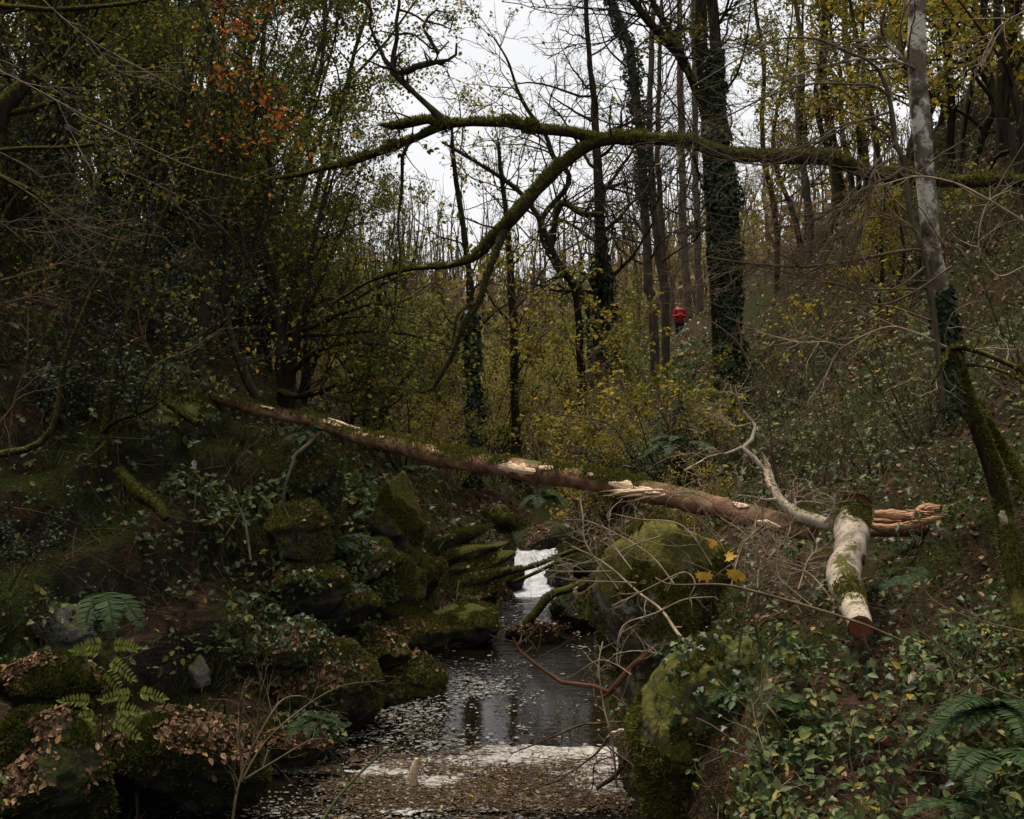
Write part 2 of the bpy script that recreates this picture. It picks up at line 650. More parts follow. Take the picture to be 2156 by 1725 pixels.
M["bramble"] = leaf_mat("bramble_leaves", [(0.0, (0.030, 0.050, 0.018)), (0.55, (0.085, 0.125, 0.042)), (0.9, (0.16, 0.19, 0.065)), (1.0, (0.35, 0.24, 0.04))], 0.22, 0.45, 0.35)
M["hazel"] = leaf_mat("olive_hazel_leaves", [(0.0, (0.045, 0.062, 0.010)), (0.55, (0.105, 0.128, 0.018)), (0.85, (0.20, 0.19, 0.026)), (1.0, (0.42, 0.24, 0.03))], 0.42, 0.55, 0.2)
M["yellow"] = leaf_mat("yellow_leaves", [(0.0, (0.09, 0.105, 0.016)), (0.45, (0.19, 0.18, 0.022)), (0.85, (0.38, 0.28, 0.028)), (1.0, (0.48, 0.25, 0.02))], 0.42, 0.55, 0.2)
M["understory"] = leaf_mat("autumn_understory_leaves", [(0.0, (0.14, 0.14, 0.036)), (0.4, (0.27, 0.24, 0.055)), (0.8, (0.42, 0.33, 0.06)), (1.0, (0.65, 0.43, 0.05))], 0.5, 0.6, 0.2)
M["brown_wood"] = leaf_mat("brown_far_leaves", [(0.0, (0.13, 0.105, 0.06)), (0.5, (0.22, 0.18, 0.09)), (1.0, (0.38, 0.28, 0.10))], 0.3, 0.8, 0.1)
M["orange"] = leaf_mat("orange_leaves", [(0.0, (0.20, 0.028, 0.012)), (0.5, (0.42, 0.10, 0.016)), (1.0, (0.55, 0.25, 0.03))], 0.4, 0.5, 0.25)
M["maple"] = leaf_mat("maple_orange_yellow", [(0.0, (0.50, 0.22, 0.03)), (0.5, (0.58, 0.33, 0.05)), (1.0, (0.50, 0.36, 0.04))], 0.35, 0.5, 0.2)
M["litter"] = leaf_mat("fallen_leaves", [(0.0, (0.028, 0.014, 0.008)), (0.45, (0.095, 0.046, 0.026)), (0.8, (0.20, 0.105, 0.06)), (0.95, (0.36, 0.23, 0.14)), (1.0, (0.5, 0.30, 0.06))], 0.1, 0.6, 0.3)
M["fern"] = leaf_mat("fern_green", [(0.0, (0.022, 0.045, 0.016)), (1.0, (0.06, 0.105, 0.035))], 0.3, 0.55, 0.25)
M["rowan"] = leaf_mat("rowan_yellow_green", [(0.0, (0.14, 0.19, 0.03)), (1.0, (0.27, 0.31, 0.06))], 0.4, 0.5, 0.25)
M["grass"] = leaf_mat("grass_green", [(0.0, (0.025, 0.042, 0.014)), (0.7, (0.065, 0.09, 0.028)), (1.0, (0.22, 0.17, 0.08))], 0.3, 0.6, 0.2)
M["foam"] = plain_mat("foam_white", [(0.34, (0.16, 0.125, 0.09)), (0.46, (0.30, 0.275, 0.245)), (0.62, (0.44, 0.43, 0.42))], 16, 0.8, 0.1)
M["foam_fleck"] = leaf_mat("foam_fleck", [(0.0, (0.10, 0.085, 0.07)), (0.6, (0.22, 0.205, 0.19)), (1.0, (0.36, 0.35, 0.335))], 0, 0.7, 0.2)
M["fall_white"] = plain_mat("white_water", [(0.28, (0.25, 0.26, 0.27)), (0.42, (0.42, 0.43, 0.45)), (0.6, (0.62, 0.63, 0.65))], 6, 0.5, 0.5, (2.2, 1.0, 1.2))
M["rock"] = rock_mat("mossy_rock", [(0.3, (0.010, 0.009, 0.008)), (0.55, (0.032, 0.029, 0.025)), (0.75, (0.085, 0.08, 0.07))], 0.60, 0.6)
M["ivy_dark"] = leaf_mat("dark_ivy_leaves", [(0.0, (0.013, 0.024, 0.012)), (0.7, (0.034, 0.058, 0.028)), (1.0, (0.07, 0.105, 0.048))], 0.1, 0.42, 0.4)
M["rock_dark"] = rock_mat("wet_and_shade_dark_rock", [(0.3, (0.006, 0.0055, 0.005)), (0.55, (0.016, 0.015, 0.013)), (0.75, (0.045, 0.042, 0.038))], 0.36, 0.45, [(0.25, (0.008, 0.009, 0.003)), (0.5, (0.022, 0.025, 0.006)), (0.75, (0.05, 0.052, 0.011))])  # wet rock by the stream; painted shade on the lower-left rocks
M["rock_lichen"] = rock_mat("lichen_rock", [(0.3, (0.022, 0.018, 0.014)), (0.5, (0.085, 0.075, 0.062)), (0.66, (0.40, 0.38, 0.33))], 0.62, 0.75, [(0.25, (0.034, 0.030, 0.010)), (0.5, (0.095, 0.090, 0.017)), (0.75, (0.19, 0.165, 0.030))])
M["rock_grey"] = rock_mat("grey_rock", [(0.3, (0.035, 0.034, 0.033)), (0.55, (0.095, 0.092, 0.088)), (0.75, (0.19, 0.185, 0.175))], 0.22, 0.7)


def ground_material():
    m, t, b, o = new_mat("forest_soil")
    n1 = noise(t, 0.9, 6, 0.65)
    n2 = noise(t, 7.0, 6, 0.7)
    n3 = noise(t, 34, 3, 0.6)
    soil = ramp(t, [(0.32, (0.010, 0.007, 0.005)), (0.5, (0.034, 0.022, 0.014)), (0.68, (0.088, 0.052, 0.032))])
    t.links.new(n2.outputs["Fac"], soil.inputs["Fac"])
    mossr = ramp(t, [(0.3, (0.010, 0.013, 0.004)), (0.55, (0.030, 0.038, 0.009)), (0.75, (0.06, 0.068, 0.016))])
    t.links.new(n3.outputs["Fac"], mossr.inputs["Fac"])
    f = math_n(t, 'MULTIPLY', math_n(t, 'SUBTRACT', n1.outputs["Fac"], 0.44), 7.0, True)
    c = mix_n(t, f, soil.outputs["Color"], mossr.outputs["Color"])
    g = t.nodes.new("ShaderNodeNewGeometry")            # bare dark rock where the bank is too steep to hold soil
    sx = t.nodes.new("ShaderNodeSeparateXYZ")
    t.links.new(g.outputs["True Normal"], sx.inputs[0])
    st = math_n(t, 'ADD', sx.outputs["Z"], math_n(t, 'MULTIPLY', math_n(t, 'SUBTRACT', n2.outputs["Fac"], 0.5), 0.7))
    st = math_n(t, 'MULTIPLY', math_n(t, 'SUBTRACT', 0.50, st), 5.0, True)
    st = math_n(t, 'MULTIPLY', st, math_n(t, 'MULTIPLY', math_n(t, 'SUBTRACT', noise(t, 1.6, 5).outputs["Fac"], 0.40), 6.0, True))
    rk = ramp(t, [(0.3, (0.007, 0.006, 0.005)), (0.6, (0.026, 0.023, 0.019)), (0.78, (0.075, 0.070, 0.060))])
    t.links.new(noise(t, 4.2, 7, 0.65).outputs["Fac"], rk.inputs["Fac"])
    t.links.new(mix_n(t, st, c, rk.outputs["Color"]), b.inputs["Base Color"])
    b.inputs["Roughness"].default_value = 0.92
    b.inputs["Specular IOR Level"].default_value = 0.03
    bump_n(t, b, math_n(t, 'ADD', n2.outputs["Fac"], n3.outputs["Fac"]), 0.9, 0.05)
    return m


M["ground"] = ground_material()


def water_material():
    m, t, b, o = new_mat("dark_stream_water")
    b.inputs["Base Color"].default_value = (0.007, 0.0055, 0.0035, 1)
    b.inputs["Roughness"].default_value = 0.04
    b.inputs["IOR"].default_value = 1.33
    b.inputs["Specular IOR Level"].default_value = 0.22
    g = t.nodes.new("ShaderNodeNewGeometry")
    mp = t.nodes.new("ShaderNodeMapping")
    mp.inputs["Scale"].default_value = (1.0, 2.2, 1.0)
    t.links.new(g.outputs["Position"], mp.inputs["Vector"])
    n = noise(t, 3.2, 3, 0.55, mp.outputs[0], 0.6)
    n2 = noise(t, 14, 2, 0.5, mp.outputs[0], 0.3)
    sx = t.nodes.new("ShaderNodeSeparateXYZ")
    t.links.new(g.outputs["Position"], sx.inputs[0])
    mr = t.nodes.new("ShaderNodeMapRange")               # livelier under the fall, still in the pool
    mr.inputs["From Min"].default_value = 13.0
    mr.inputs["From Max"].default_value = 17.5
    mr.inputs["To Min"].default_value = 0.05
    mr.inputs["To Max"].default_value = 1.0
    t.links.new(sx.outputs["Y"], mr.inputs["Value"])
    h = math_n(t, 'MULTIPLY', math_n(t, 'ADD', n.outputs["Fac"], math_n(t, 'MULTIPLY', n2.outputs["Fac"], 0.35)), mr.outputs[0])
    bump_n(t, b, h, 0.6, 0.06)
    return m


M["water"] = water_material()

# ------------------------------------------------------------------ terrain
YS = np.array([-14, 3, 6, 7.5, 9.0, 9.85, 10.78, 11.69, 12.77, 13.66, 15.2, 16.2, 17.3, 18.3, 19, 21, 24, 30, 46, 150, 300.])
LE = np.array([-4.2, -3.9, -3.4, -3.2, -3.0, -2.84, -2.35, -1.7, -1.32, -.95, -.86, -.3, -.2, -.12, .1, .15, .4, .5, .5, 0, 0])
RE = np.array([1.3, .9, .88, .9, .92, .93, .9, .93, .93, .97, 1.07, 1.09, 1.04, .85, .78, .7, 1.1, 1.3, 1.4, 2, 2])
SY = np.array([-14, 19, 21.2, 24, 35, 46, 60, 100, 150, 300])
SZ = np.array([0, 0, .24, .42, 1.0, 1.3, 1.8, 3.2, 5.2, 8.0])
LPROF = {
    -14: [(0, 0), (.4, 1.0), (1.2, 1.8), (4, 4.6), (10, 10), (24, 20)],
    6: [(0, 0), (.3, .9), (.8, 1.4), (1.8, 2.2), (4, 4.6), (10, 10), (24, 20)],
    9: [(0, 0), (.3, .75), (.6, 1.15), (1.5, 1.75), (4, 4.2), (10, 9.5), (24, 19)],
    11: [(0, 0), (.4, .3), (1, .7), (2, 1.5), (3.5, 2.8), (6, 5), (12, 10.5), (26, 20)],
    13: [(0, 0), (.2, .3), (.6, .7), (1.2, 1.7), (2, 2.3), (3.5, 3.2), (5, 4.7), (12, 11), (26, 20)],
    15: [(0, 0), (.3, .25), (.6, .9), (1, 1.8), (2, 2.8), (3.5, 3.6), (5, 5), (12, 11.3), (26, 20)],
    16.3: [(0, 0), (.3, .15), (.9, .5), (1.2, 1.2), (2, 2.2), (3.5, 3.3), (5, 4.9), (12, 11), (26, 20)],
    18: [(0, 0), (.3, .25), (1.1, .95), (2, 1.9), (3, 2.9), (5, 4.8), (12, 11), (26, 20)],
    22: [(0, .1), (.5, .5), (1.5, 1.0), (3, 1.9), (5, 3.2), (8, 6), (15, 12), (30, 21)],
    28: [(0, .75), (1, 1.0), (3, 1.5), (6, 2.6), (10, 6), (18, 12), (34, 21)],
    40: [(0, 1.1), (5, 2), (10, 4), (20, 11), (40, 20)],
    70: [(0, 2.1), (10, 3.4), (25, 9), (60, 20)],
    150: [(0, 5.2), (40, 9), (100, 24)],
    300: [(0, 9), (80, 16), (200, 30)],
}
RPROF = {
    -14: [(0, 0), (.3, .9), (.8, 1.5), (2.5, 2.2), (5, 3.4), (10, 7), (24, 16)],
    6: [(0, 0), (.3, .9), (.6, 1.25), (1.0, 1.32), (1.5, 1.4), (2.5, 1.75), (5, 3.2), (10, 7), (24, 16)],
    7.5: [(0, 0), (.15, 1.1), (.3, 1.5), (1, 1.62), (1.6, 1.85), (2.7, 2.45), (5, 4), (10, 8), (24, 17)],
    9: [(0, 0), (.2, .9), (.5, 1.35), (1, 1.75), (1.6, 2.1), (2.7, 2.65), (5, 4.3), (10, 8.5), (24, 17)],
    11: [(0, 0), (.2, .6), (.6, 1.15), (1.2, 1.6), (2, 2.05), (3.5, 3.1), (6, 5.4), (12, 11), (26, 19)],
    14: [(0, 0), (.2, .6), (.8, 1.15), (1.6, 1.6), (3, 2.4), (4.5, 3.7), (8, 7), (15, 13), (28, 21)],
    18: [(0, 0), (.3, .6), (1, 1.05), (2.5, 1.8), (4, 2.9), (6, 5.2), (9, 9.0), (16, 16), (30, 24)],
    23: [(0, .5), (.5, .9), (1.5, 1.3), (3, 1.8), (4, 2.4), (5.5, 4.7), (8, 8.2), (14, 14), (20, 18), (40, 26)],
    28: [(0, .75), (1, 1.2), (3, 2.3), (5, 4.2), (8, 8.0), (14, 14), (25, 20), (45, 27)],
    35: [(0, 1), (1, 1.5), (3, 2.6), (5.6, 4.4), (9, 8.6), (16, 15.5), (30, 21), (50, 28)],
    46: [(0, 1.3), (1, 1.8), (3, 3.0), (4.6, 4.0), (6, 5.0), (10, 8.5), (20, 13), (50, 22)],
    55: [(0, 1.6), (1, 2.1), (3, 3.1), (5.8, 4.17), (8, 5.8), (20, 13), (50, 22)],
    70: [(0, 2.2), (5, 3.8), (12, 7), (30, 14), (70, 24)],
    150: [(0, 5.2), (40, 12), (100, 24)],
    300: [(0, 9), (80, 18), (200, 32)],
}


def _side(prof, d, Y):
    ys = np.array(sorted(prof))
    Z = np.stack([np.interp(d, [q[0] for q in prof[y]], [q[1] for q in prof[y]]) for y in ys])
    i = np.clip(np.searchsorted(ys, Y) - 1, 0, len(ys) - 2)
    w = np.clip((Y - ys[i]) / (ys[i + 1] - ys[i]), 0, 1)
    ar = np.arange(len(d))
    return Z[i, ar] * (1 - w) + Z[i + 1, ar] * w


def gz(X, Y):
    X = np.asarray(X, float)
    shp = X.shape
    X, Y = X.ravel(), np.asarray(Y, float).ravel() + 0 * X.ravel()
    l, r, s = np.interp(Y, YS, LE), np.interp(Y, YS, RE), np.interp(Y, SY, SZ)
    dl, dr = l - X, X - r
    z = np.where(dl > 0, _side(LPROF, np.maximum(dl, 0), Y), np.where(dr > 0, _side(RPROF, np.maximum(dr, 0), Y), s))
    d = np.maximum(np.maximum(dl, dr), 0)
    bed = np.clip(np.minimum(-dl, -dr), 0, 1.2)
    z = z - np.where((d <= 0), np.where(Y < 19.2, 0.45 * np.minimum(1, bed / 0.3), 0.12), 0)
    amp = np.clip(d / 0.8, 0, 1)
    p = np.stack([X, Y, np.zeros_like(X)], 1)
    z = z + amp * (0.16 * fbm(p * 1.1, 3) + 0.05 * fbm(p * 4.0, 2)) + np.clip(d / 6, 0, 1) * 0.5 * vnoise(p * 0.25)
    # rock ledges step the slopes
    ph = z / 0.85 + 0.7 * vnoise(p * 0.45 + 3.3) + 0.25 * vnoise(p * 1.7)
    fr = ph - np.floor(ph)
    e = np.clip((fr - 0.60) / 0.36, 0, 1)
    e = e * e * (3 - 2 * e)
    wt = np.where(dl > 0, 0.85, 0.40) * np.clip(d / 0.5, 0, 1) * np.clip((20 - Y) / 6, 0.15, 1)
    z = z + wt * 0.85 * (e - fr) * 0.8
    z = z - np.where((d > 0) & (d < .12), 0.05, 0)
    return z.reshape(shp)


def gp(X, Y):
    return np.array([X, Y, float(gz(np.array([X]), np.array([Y]))[0])])


def upx(u, Y):
    return (u - U0) / F0 * Y


ys_ = np.concatenate([np.linspace(-14, 4, 20), np.geomspace(4.3, 30, 190), np.geomspace(30.5, 300, 90)])
ss = np.linspace(-1, 1, 261)
sx_ = np.sign(ss) * (0.30 * np.abs(ss) + 0.70 * np.abs(ss) ** 3)
YG, SG = np.meshgrid(ys_, sx_, indexing='ij')
WG = np.maximum(15, 0.95 * np.abs(YG) + 5)
CG = (np.interp(YG, YS, LE) + np.interp(YG, YS, RE)) / 2
XG = CG + SG * WG
ZG = gz(XG, YG)
GV = np.stack([XG, YG, ZG], -1).reshape(-1, 3)
gi = np.arange(GV.shape[0]).reshape(YG.shape)
GF = np.stack([gi[:-1, :-1], gi[:-1, 1:], gi[1:, 1:], gi[1:, :-1]], -1).reshape(-1, 4)
kind(MB().add(GV, GF).build("ground", M["ground"]), "structure")["label"] = "steep wooded ravine floor and banks"
GT = tri_data(GV, [GF])
GC = (GT[0] + GT[1] + GT[2]) / 3
GU = U0 + GC[:, 0] / np.maximum(GC[:, 1], .5) * F0
GW = V0 + (H - GC[:, 2]) / np.maximum(GC[:, 1], .5) * F0
GVIS = ((GC[:, 1] > 4.5) & (GU > -250) & (GU < 2400) & (GW > -150) & (GW < 1950)).astype(float)
GD = np.maximum(np.interp(GC[:, 1], YS, LE) - GC[:, 0], GC[:, 0] - np.interp(GC[:, 1], YS, RE))   # distance from the stream's edge
GLEFT = (GC[:, 0] < np.interp(GC[:, 1], YS, LE))

# stream water: the pool, then the white step, then the upper stream
def sheet(y0, y1, ny, nx, zf, pad=0.35):
    yy = np.linspace(y0, y1, ny)
    t = np.linspace(0, 1, nx)
    Yg, Tg = np.meshgrid(yy, t, indexing='ij')
    l, r = np.interp(Yg, YS, LE) - pad, np.interp(Yg, YS, RE) + pad
    Xg = l + (r - l) * Tg
    V = np.stack([Xg, Yg, zf(Xg, Yg)], -1).reshape(-1, 3)
    i = np.arange(ny * nx).reshape(ny, nx)
    return V, np.stack([i[:-1, :-1], i[:-1, 1:], i[1:, 1:], i[1:, :-1]], -1).reshape(-1, 4)


V_, F_ = sheet(-13, 19.4, 260, 40, lambda X, Y: 0.012 * np.clip((Y - 13) / 4, 0, 1) * fbm(np.stack([X * 3, Y * 5, 0 * X], -1), 3))
kind(MB().add(V_, F_).build("stream_water", M["water"]), "structure")["label"] = "dark slow stream pool between the mossy banks"


def fallz(X, Y):
    base = np.interp(Y, [18.6, 19.2, 19.7, 20.3, 20.7, 21.3, 24.5], [-.02, .04, .10, .16, .25, .30, .32])
    return base + 0.035 * np.clip((Y - 18.6) / .5, 0, 1) * fbm(np.stack([X * 6, Y * 4, base * 3], -1), 4)


V_, F_ = sheet(18.6, 22.4, 90, 46, fallz, 0.1)
kind(MB().add(V_, F_).build("waterfall_water", M["fall_white"]), "structure")["label"] = "white foaming cascade where the stream drops between dark rocks"

# ------------------------------------------------------------------ rocks
_ico = {}


def ico(level):
    if level not in _ico:
        bm = bmesh.new()
        bmesh.ops.create_icosphere(bm, subdivisions=level, radius=1.0)
        V = np.array([v.co[:] for v in bm.verts])
        bm.verts.index_update()
        Fc = np.array([[v.index for v in f.verts] for f in bm.faces])
        bm.free()
        _ico[level] = (V, Fc)
    return _ico[level]


ROCKS = []


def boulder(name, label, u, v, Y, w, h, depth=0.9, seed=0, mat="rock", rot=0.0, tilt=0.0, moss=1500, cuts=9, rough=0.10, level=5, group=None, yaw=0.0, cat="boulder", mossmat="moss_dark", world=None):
    V, Fc = ico(level)
    V = V.copy()
    rng = np.random.default_rng(seed + 1000)
    for k in range(cuts):
        nv = unit(rng.normal(size=3) + np.array([0, 0, .15]))
        d = rng.uniform(0.62, 0.9)
        V = V - np.maximum(0, V @ nv - d)[:, None] * nv
    V = V / np.abs(V).max(axis=0)
    ax = w / 2 / F0 * Y
    az = h / 2 / F0 * Y
    V = V * np.array([ax, depth * ax, az])
    n_ = unit(V)
    q = V / max(ax, az)
    V = V + n_ * (min(ax, az) * (rough * fbm(q * 2.2 + seed * 7.1, 4) + 0.02 * fbm(q * 12 + seed, 3)))[:, None]
    # ledges: bedding planes
    V = V + n_ * (0.05 * az * np.sign(np.sin(V[:, 2] / az * 6 + 2 * vnoise(q * 2 + seed))) * np.clip(1 - np.abs(n_[:, 2]), 0, 1))[:, None]
    ca, sa = math.cos(rot), math.sin(rot)                 # roll in the picture plane
    V = V @ np.array([[ca, 0, -sa], [0, 1, 0], [sa, 0, ca]]).T
    ca, sa = math.cos(yaw), math.sin(yaw)
    V = V @ np.array([[ca, -sa, 0], [sa, ca, 0], [0, 0, 1]]).T
    c = PX(u, v, Y) if world is None else np.asarray(world, float)
    V = V + c
    base = c.copy()
    base[2] = V[:, 2].min()
    root = thing(name, label, cat, base, group)
    MB().add(V, Fc).build("rock_body", M[mat], root)
    if moss:
        td = tri_data(V, [Fc])
        wgt = np.clip(td[3][:, 2] + 0.4, 0, 1) * (fbm((td[0]) * 2.0 + seed, 3) > -0.25)
        p, n = on_tris(td, int(moss * 1.5), wgt, rng)
        mb = MB()
        cush = np.clip(0.4 + fbm(p * 7.0 + seed, 3), 0, 1.4)       # shoots stand in raised cushions
        blades(mb, p + n * (0.022 * cush * rng.random(len(p)))[:, None], n + np.array([0, 0, .3]), 0.032, 0.015, 0, rng)
        mb.build("moss", M[mossmat], root)
    ROCKS.append((V, Fc))
    return root


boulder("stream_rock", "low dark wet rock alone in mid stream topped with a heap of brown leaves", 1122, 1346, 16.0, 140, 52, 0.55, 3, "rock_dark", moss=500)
boulder("boulder", "broad dark boulder with a mossy shoulder at the left water edge below the ribbed slope", 958, 1334, 15.9, 185, 115, 0.8, 11, "rock", rot=0.12, moss=3500, mossmat="moss", cuts=22, rough=0.07)
boulder("boulder", "flat mossy slab projecting over the water above the broad dark boulder", 990, 1292, 16.9, 120, 42, 0.8, 12, "rock", rot=0.05, moss=2500, mossmat="moss")
boulder("boulder", "sloping mossy wedge of rock pointing at the stream with its flat face to the water", 848, 1352, 14.4, 205, 125, 0.85, 13, "rock", rot=0.32, moss=4000, mossmat="moss", cuts=22, rough=0.07)
boulder("boulder", "square dark block of rock under the sloping wedge at the water line", 862, 1430, 13.6, 165, 105, 0.9, 14, "rock", moss=2500, cuts=22, rough=0.07)
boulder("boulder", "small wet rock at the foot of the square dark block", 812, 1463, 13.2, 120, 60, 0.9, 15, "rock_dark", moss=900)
boulder("boulder", "big rounded mossy boulder rising from the pool on the left bank", 700, 1455, 12.2, 230, 270, 0.9, 16, "rock", rot=0.2, moss=7000, mossmat="moss", cuts=22, rough=0.07)
boulder("boulder", "smooth moss hummock dipping into the pool behind the bare twigs", 622, 1568, 11.2, 190, 125, 0.9, 17, "rock", moss=5000, cuts=22, rough=0.07)
boulder("boulder", "wide shadowy mossy rock by the lower left edge of the pool", 395, 1620, 9.7, 380, 240, 0.7, 18, "rock_dark", moss=9000)  # this and the next two: shade put into the rock and moss colour
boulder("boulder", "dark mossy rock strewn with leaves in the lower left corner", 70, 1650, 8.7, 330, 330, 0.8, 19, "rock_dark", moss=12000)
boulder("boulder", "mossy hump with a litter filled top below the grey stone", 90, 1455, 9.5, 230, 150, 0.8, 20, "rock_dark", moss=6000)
boulder("boulder", "grey bare stone in the dark hollow behind the fern", 130, 1335, 10.9, 140, 150, 0.8, 21, "rock_grey", moss=500)
boulder("boulder", "pale narrow stone standing in the dark hollow under the hanging brambles", 422, 1418, 11.0, 50, 70, 0.8, 22, "rock_grey", moss=900, cuts=20, level=4)
boulder("boulder", "upright moss covered rock face directly under the fallen trunk", 662, 1015, 13.7, 130, 240, 0.9, 23, "rock", moss=4500, mossmat="moss", cuts=22, rough=0.07)
boulder("boulder", "rounded mossy outcrop below the upright rock face", 630, 1120, 13.1, 150, 160, 0.9, 24, "rock", moss=3000, mossmat="moss", cuts=22, rough=0.07)
boulder("boulder", "tall mossy buttress between the fern bank and the ribbed slope", 825, 1125, 14.9, 140, 260, 0.9, 25, "rock", rot=-0.1, moss=5500, mossmat="moss", cuts=22, rough=0.07)
boulder("boulder", "mossy lower step of the buttress draped in hanging moss", 790, 1265, 14.4, 200, 220, 0.8, 26, "rock", moss=5000, mossmat="moss", cuts=22, rough=0.07)
boulder("boulder", "huge moss and lichen boulder under the right end of the fallen trunk", 1400, 1305, 10.8, 315, 430, 0.9, 27, "rock_lichen", rot=0.12, moss=16000, mossmat="moss_bright", cuts=11)
boulder("boulder", "dark mossy rock wall dropping to the water in the lower right", 1495, 1580, 7.9, 320, 480, 0.8, 28, "rock", moss=16000, mossmat="moss")
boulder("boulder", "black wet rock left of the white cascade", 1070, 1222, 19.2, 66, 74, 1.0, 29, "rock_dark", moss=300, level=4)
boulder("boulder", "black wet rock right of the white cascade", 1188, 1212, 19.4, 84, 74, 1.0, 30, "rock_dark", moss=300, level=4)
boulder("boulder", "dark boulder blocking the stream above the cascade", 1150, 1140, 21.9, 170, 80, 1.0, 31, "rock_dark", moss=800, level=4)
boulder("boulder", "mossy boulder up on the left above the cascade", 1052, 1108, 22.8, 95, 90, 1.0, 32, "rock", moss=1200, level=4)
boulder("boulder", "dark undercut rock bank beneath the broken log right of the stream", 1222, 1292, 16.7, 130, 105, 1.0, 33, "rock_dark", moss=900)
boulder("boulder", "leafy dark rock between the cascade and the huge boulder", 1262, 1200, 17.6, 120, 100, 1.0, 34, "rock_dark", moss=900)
boulder("boulder", "grey slab roofed with moss in the dark slope under the upper left fallen log", 322, 838, 14.6, 110, 60, 0.9, 35, "rock_grey", rot=0.25, moss=300)
boulder("boulder", "rounded dark rock below the grey slab on the left slope", 345, 905, 13.8, 210, 150, 0.8, 36, "rock", moss=2500)
# sloping slabs that make up the rock wall of the left bank
for (u, v, Y, w, h, rt, sd, lab) in ((745, 1185, 14.3, 210, 105, .36, 61, "sloping mossy slab of the left rock wall just below the buttress foot"), (690, 1300, 13.4, 220, 125, .30, 62, "mossy slab of the left rock wall halfway down beside the hanging ivy"), (765, 1375, 13.5, 200, 105, .34, 63, "lowest mossy slab of the left rock wall behind the pointed wedge"),
                                     (640, 1235, 13.0, 190, 130, .25, 64, "ivy fringed mossy slab below the rounded outcrop"), (878, 1225, 15.5, 150, 95, .42, 65, "narrow mossy slab between the buttress and the ribbed slope"), (590, 1385, 12.2, 230, 140, .22, 66, "broad mossy slab above the big rounded boulder")):
    boulder("ledge_rock", lab, u, v, Y, w, h, 0.9, sd, "rock", rot=rt, moss=4500, cuts=20, rough=0.06, group="mossy slabs of the left rock wall", cat="rock", mossmat="moss")
# ribbed slope: long moss ribs running down to the water
for k, (ua, va, ub, vb, hw) in enumerate([(905, 1112, 1040, 1150, 30), (900, 1140, 1062, 1190, 34), (905, 1168, 1075, 1222, 36), (915, 1200, 1068, 1248, 36),
                                          (905, 1228, 1058, 1276, 38), (915, 1258, 1030, 1296, 34)]):
    Ya, Yb = 18.6 - k * 0.12, 17.9 - k * 0.12
    a, b = PX(ua, va, Ya), PX(ub, vb, Yb)
    L = math.hypot(ub - ua, vb - va) * 1.15
    boulder("rock_rib", "mossy rock rib running down left of the cascade, %s" % ["topmost of six", "second of six", "third of six", "fourth of six", "fifth of six", "lowest of six"][k],
            (ua + ub) / 2, (va + vb) / 2, (Ya + Yb) / 2, L, hw * 1.15, 0.35, 50 + k, "rock", rot=math.atan2(vb - va, ub - ua), moss=2200, rough=0.2, cuts=7, level=4, group="mossy rock ribs left of the cascade", cat="rock", mossmat="moss")

# ------------------------------------------------------------------ floating foam and leaf raft
def water_pts(n, maskf, y0=9.2, y1=18.8):
    out = np.zeros((0, 2))
    while len(out) < n:
        Y = RNG.uniform(y0, y1, n * 2)
        l, r = np.interp(Y, YS, LE), np.interp(Y, YS, RE)
        X = l + (r - l) * RNG.random(n * 2)
        k = RNG.random(n * 2) < maskf(X, Y)
        out = np.concatenate([out, np.stack([X[k], Y[k]], 1)])
    return out[:n]


def fleck_mask(X, Y):
    s = fbm(np.stack([X * 1.6 + 0.5 * np.sin(Y * 1.3), Y * 1.1, 0 * X + 3], 1), 3)
    band = np.exp(-((X - (-0.35 + 0.35 * np.sin(Y * 0.9))) / 0.75) ** 2)
    m = np.clip(0.05 + 0.9 * band + 1.0 * s, 0, 1) ** 2
    m *= np.where(Y > 15.6, 0.10, 1.0)
    m *= np.where((X > 0.35) & (Y < 14.2), 0.25, 1)
    m = np.where((Y < 12) & (X < -0.8), np.clip(0.35 + s, 0, 1), m)
    return np.clip(m, 0, 1)


xy = water_pts(5200, fleck_mask)
n = len(xy)
mb = MB()
sz = 0.005 + 0.021 * RNG.random(n) ** 3
sides = 7
an = np.arange(sides) / sides * 2 * np.pi
rad = sz[:, None] * RNG.uniform(0.6, 1.3, (n, sides))
el = RNG.uniform(0.9, 1.5, n)[:, None]
Vf = np.stack([xy[:, :1] + rad * np.cos(an) * el, xy[:, 1:] + rad * np.sin(an), 0.014 + 0 * rad + 0.003 * RNG.random((n, 1))], -1)
Vc = np.concatenate([xy, np.full((n, 1), 0.021)], 1)[:, None]
VV = np.concatenate([Vf, Vc], 1)
i0 = np.arange(n)[:, None, None] * (sides + 1)
j = np.arange(sides)
mb.add(VV, (i0 + np.stack([j, (j + 1) % sides, np.full(sides, sides)], -1)[None]).reshape(-1, 3))
kind(mb.build("foam_flecks", M["foam_fleck"]), "stuff")["label"] = "scattered foam flecks drifting on the dark pool"

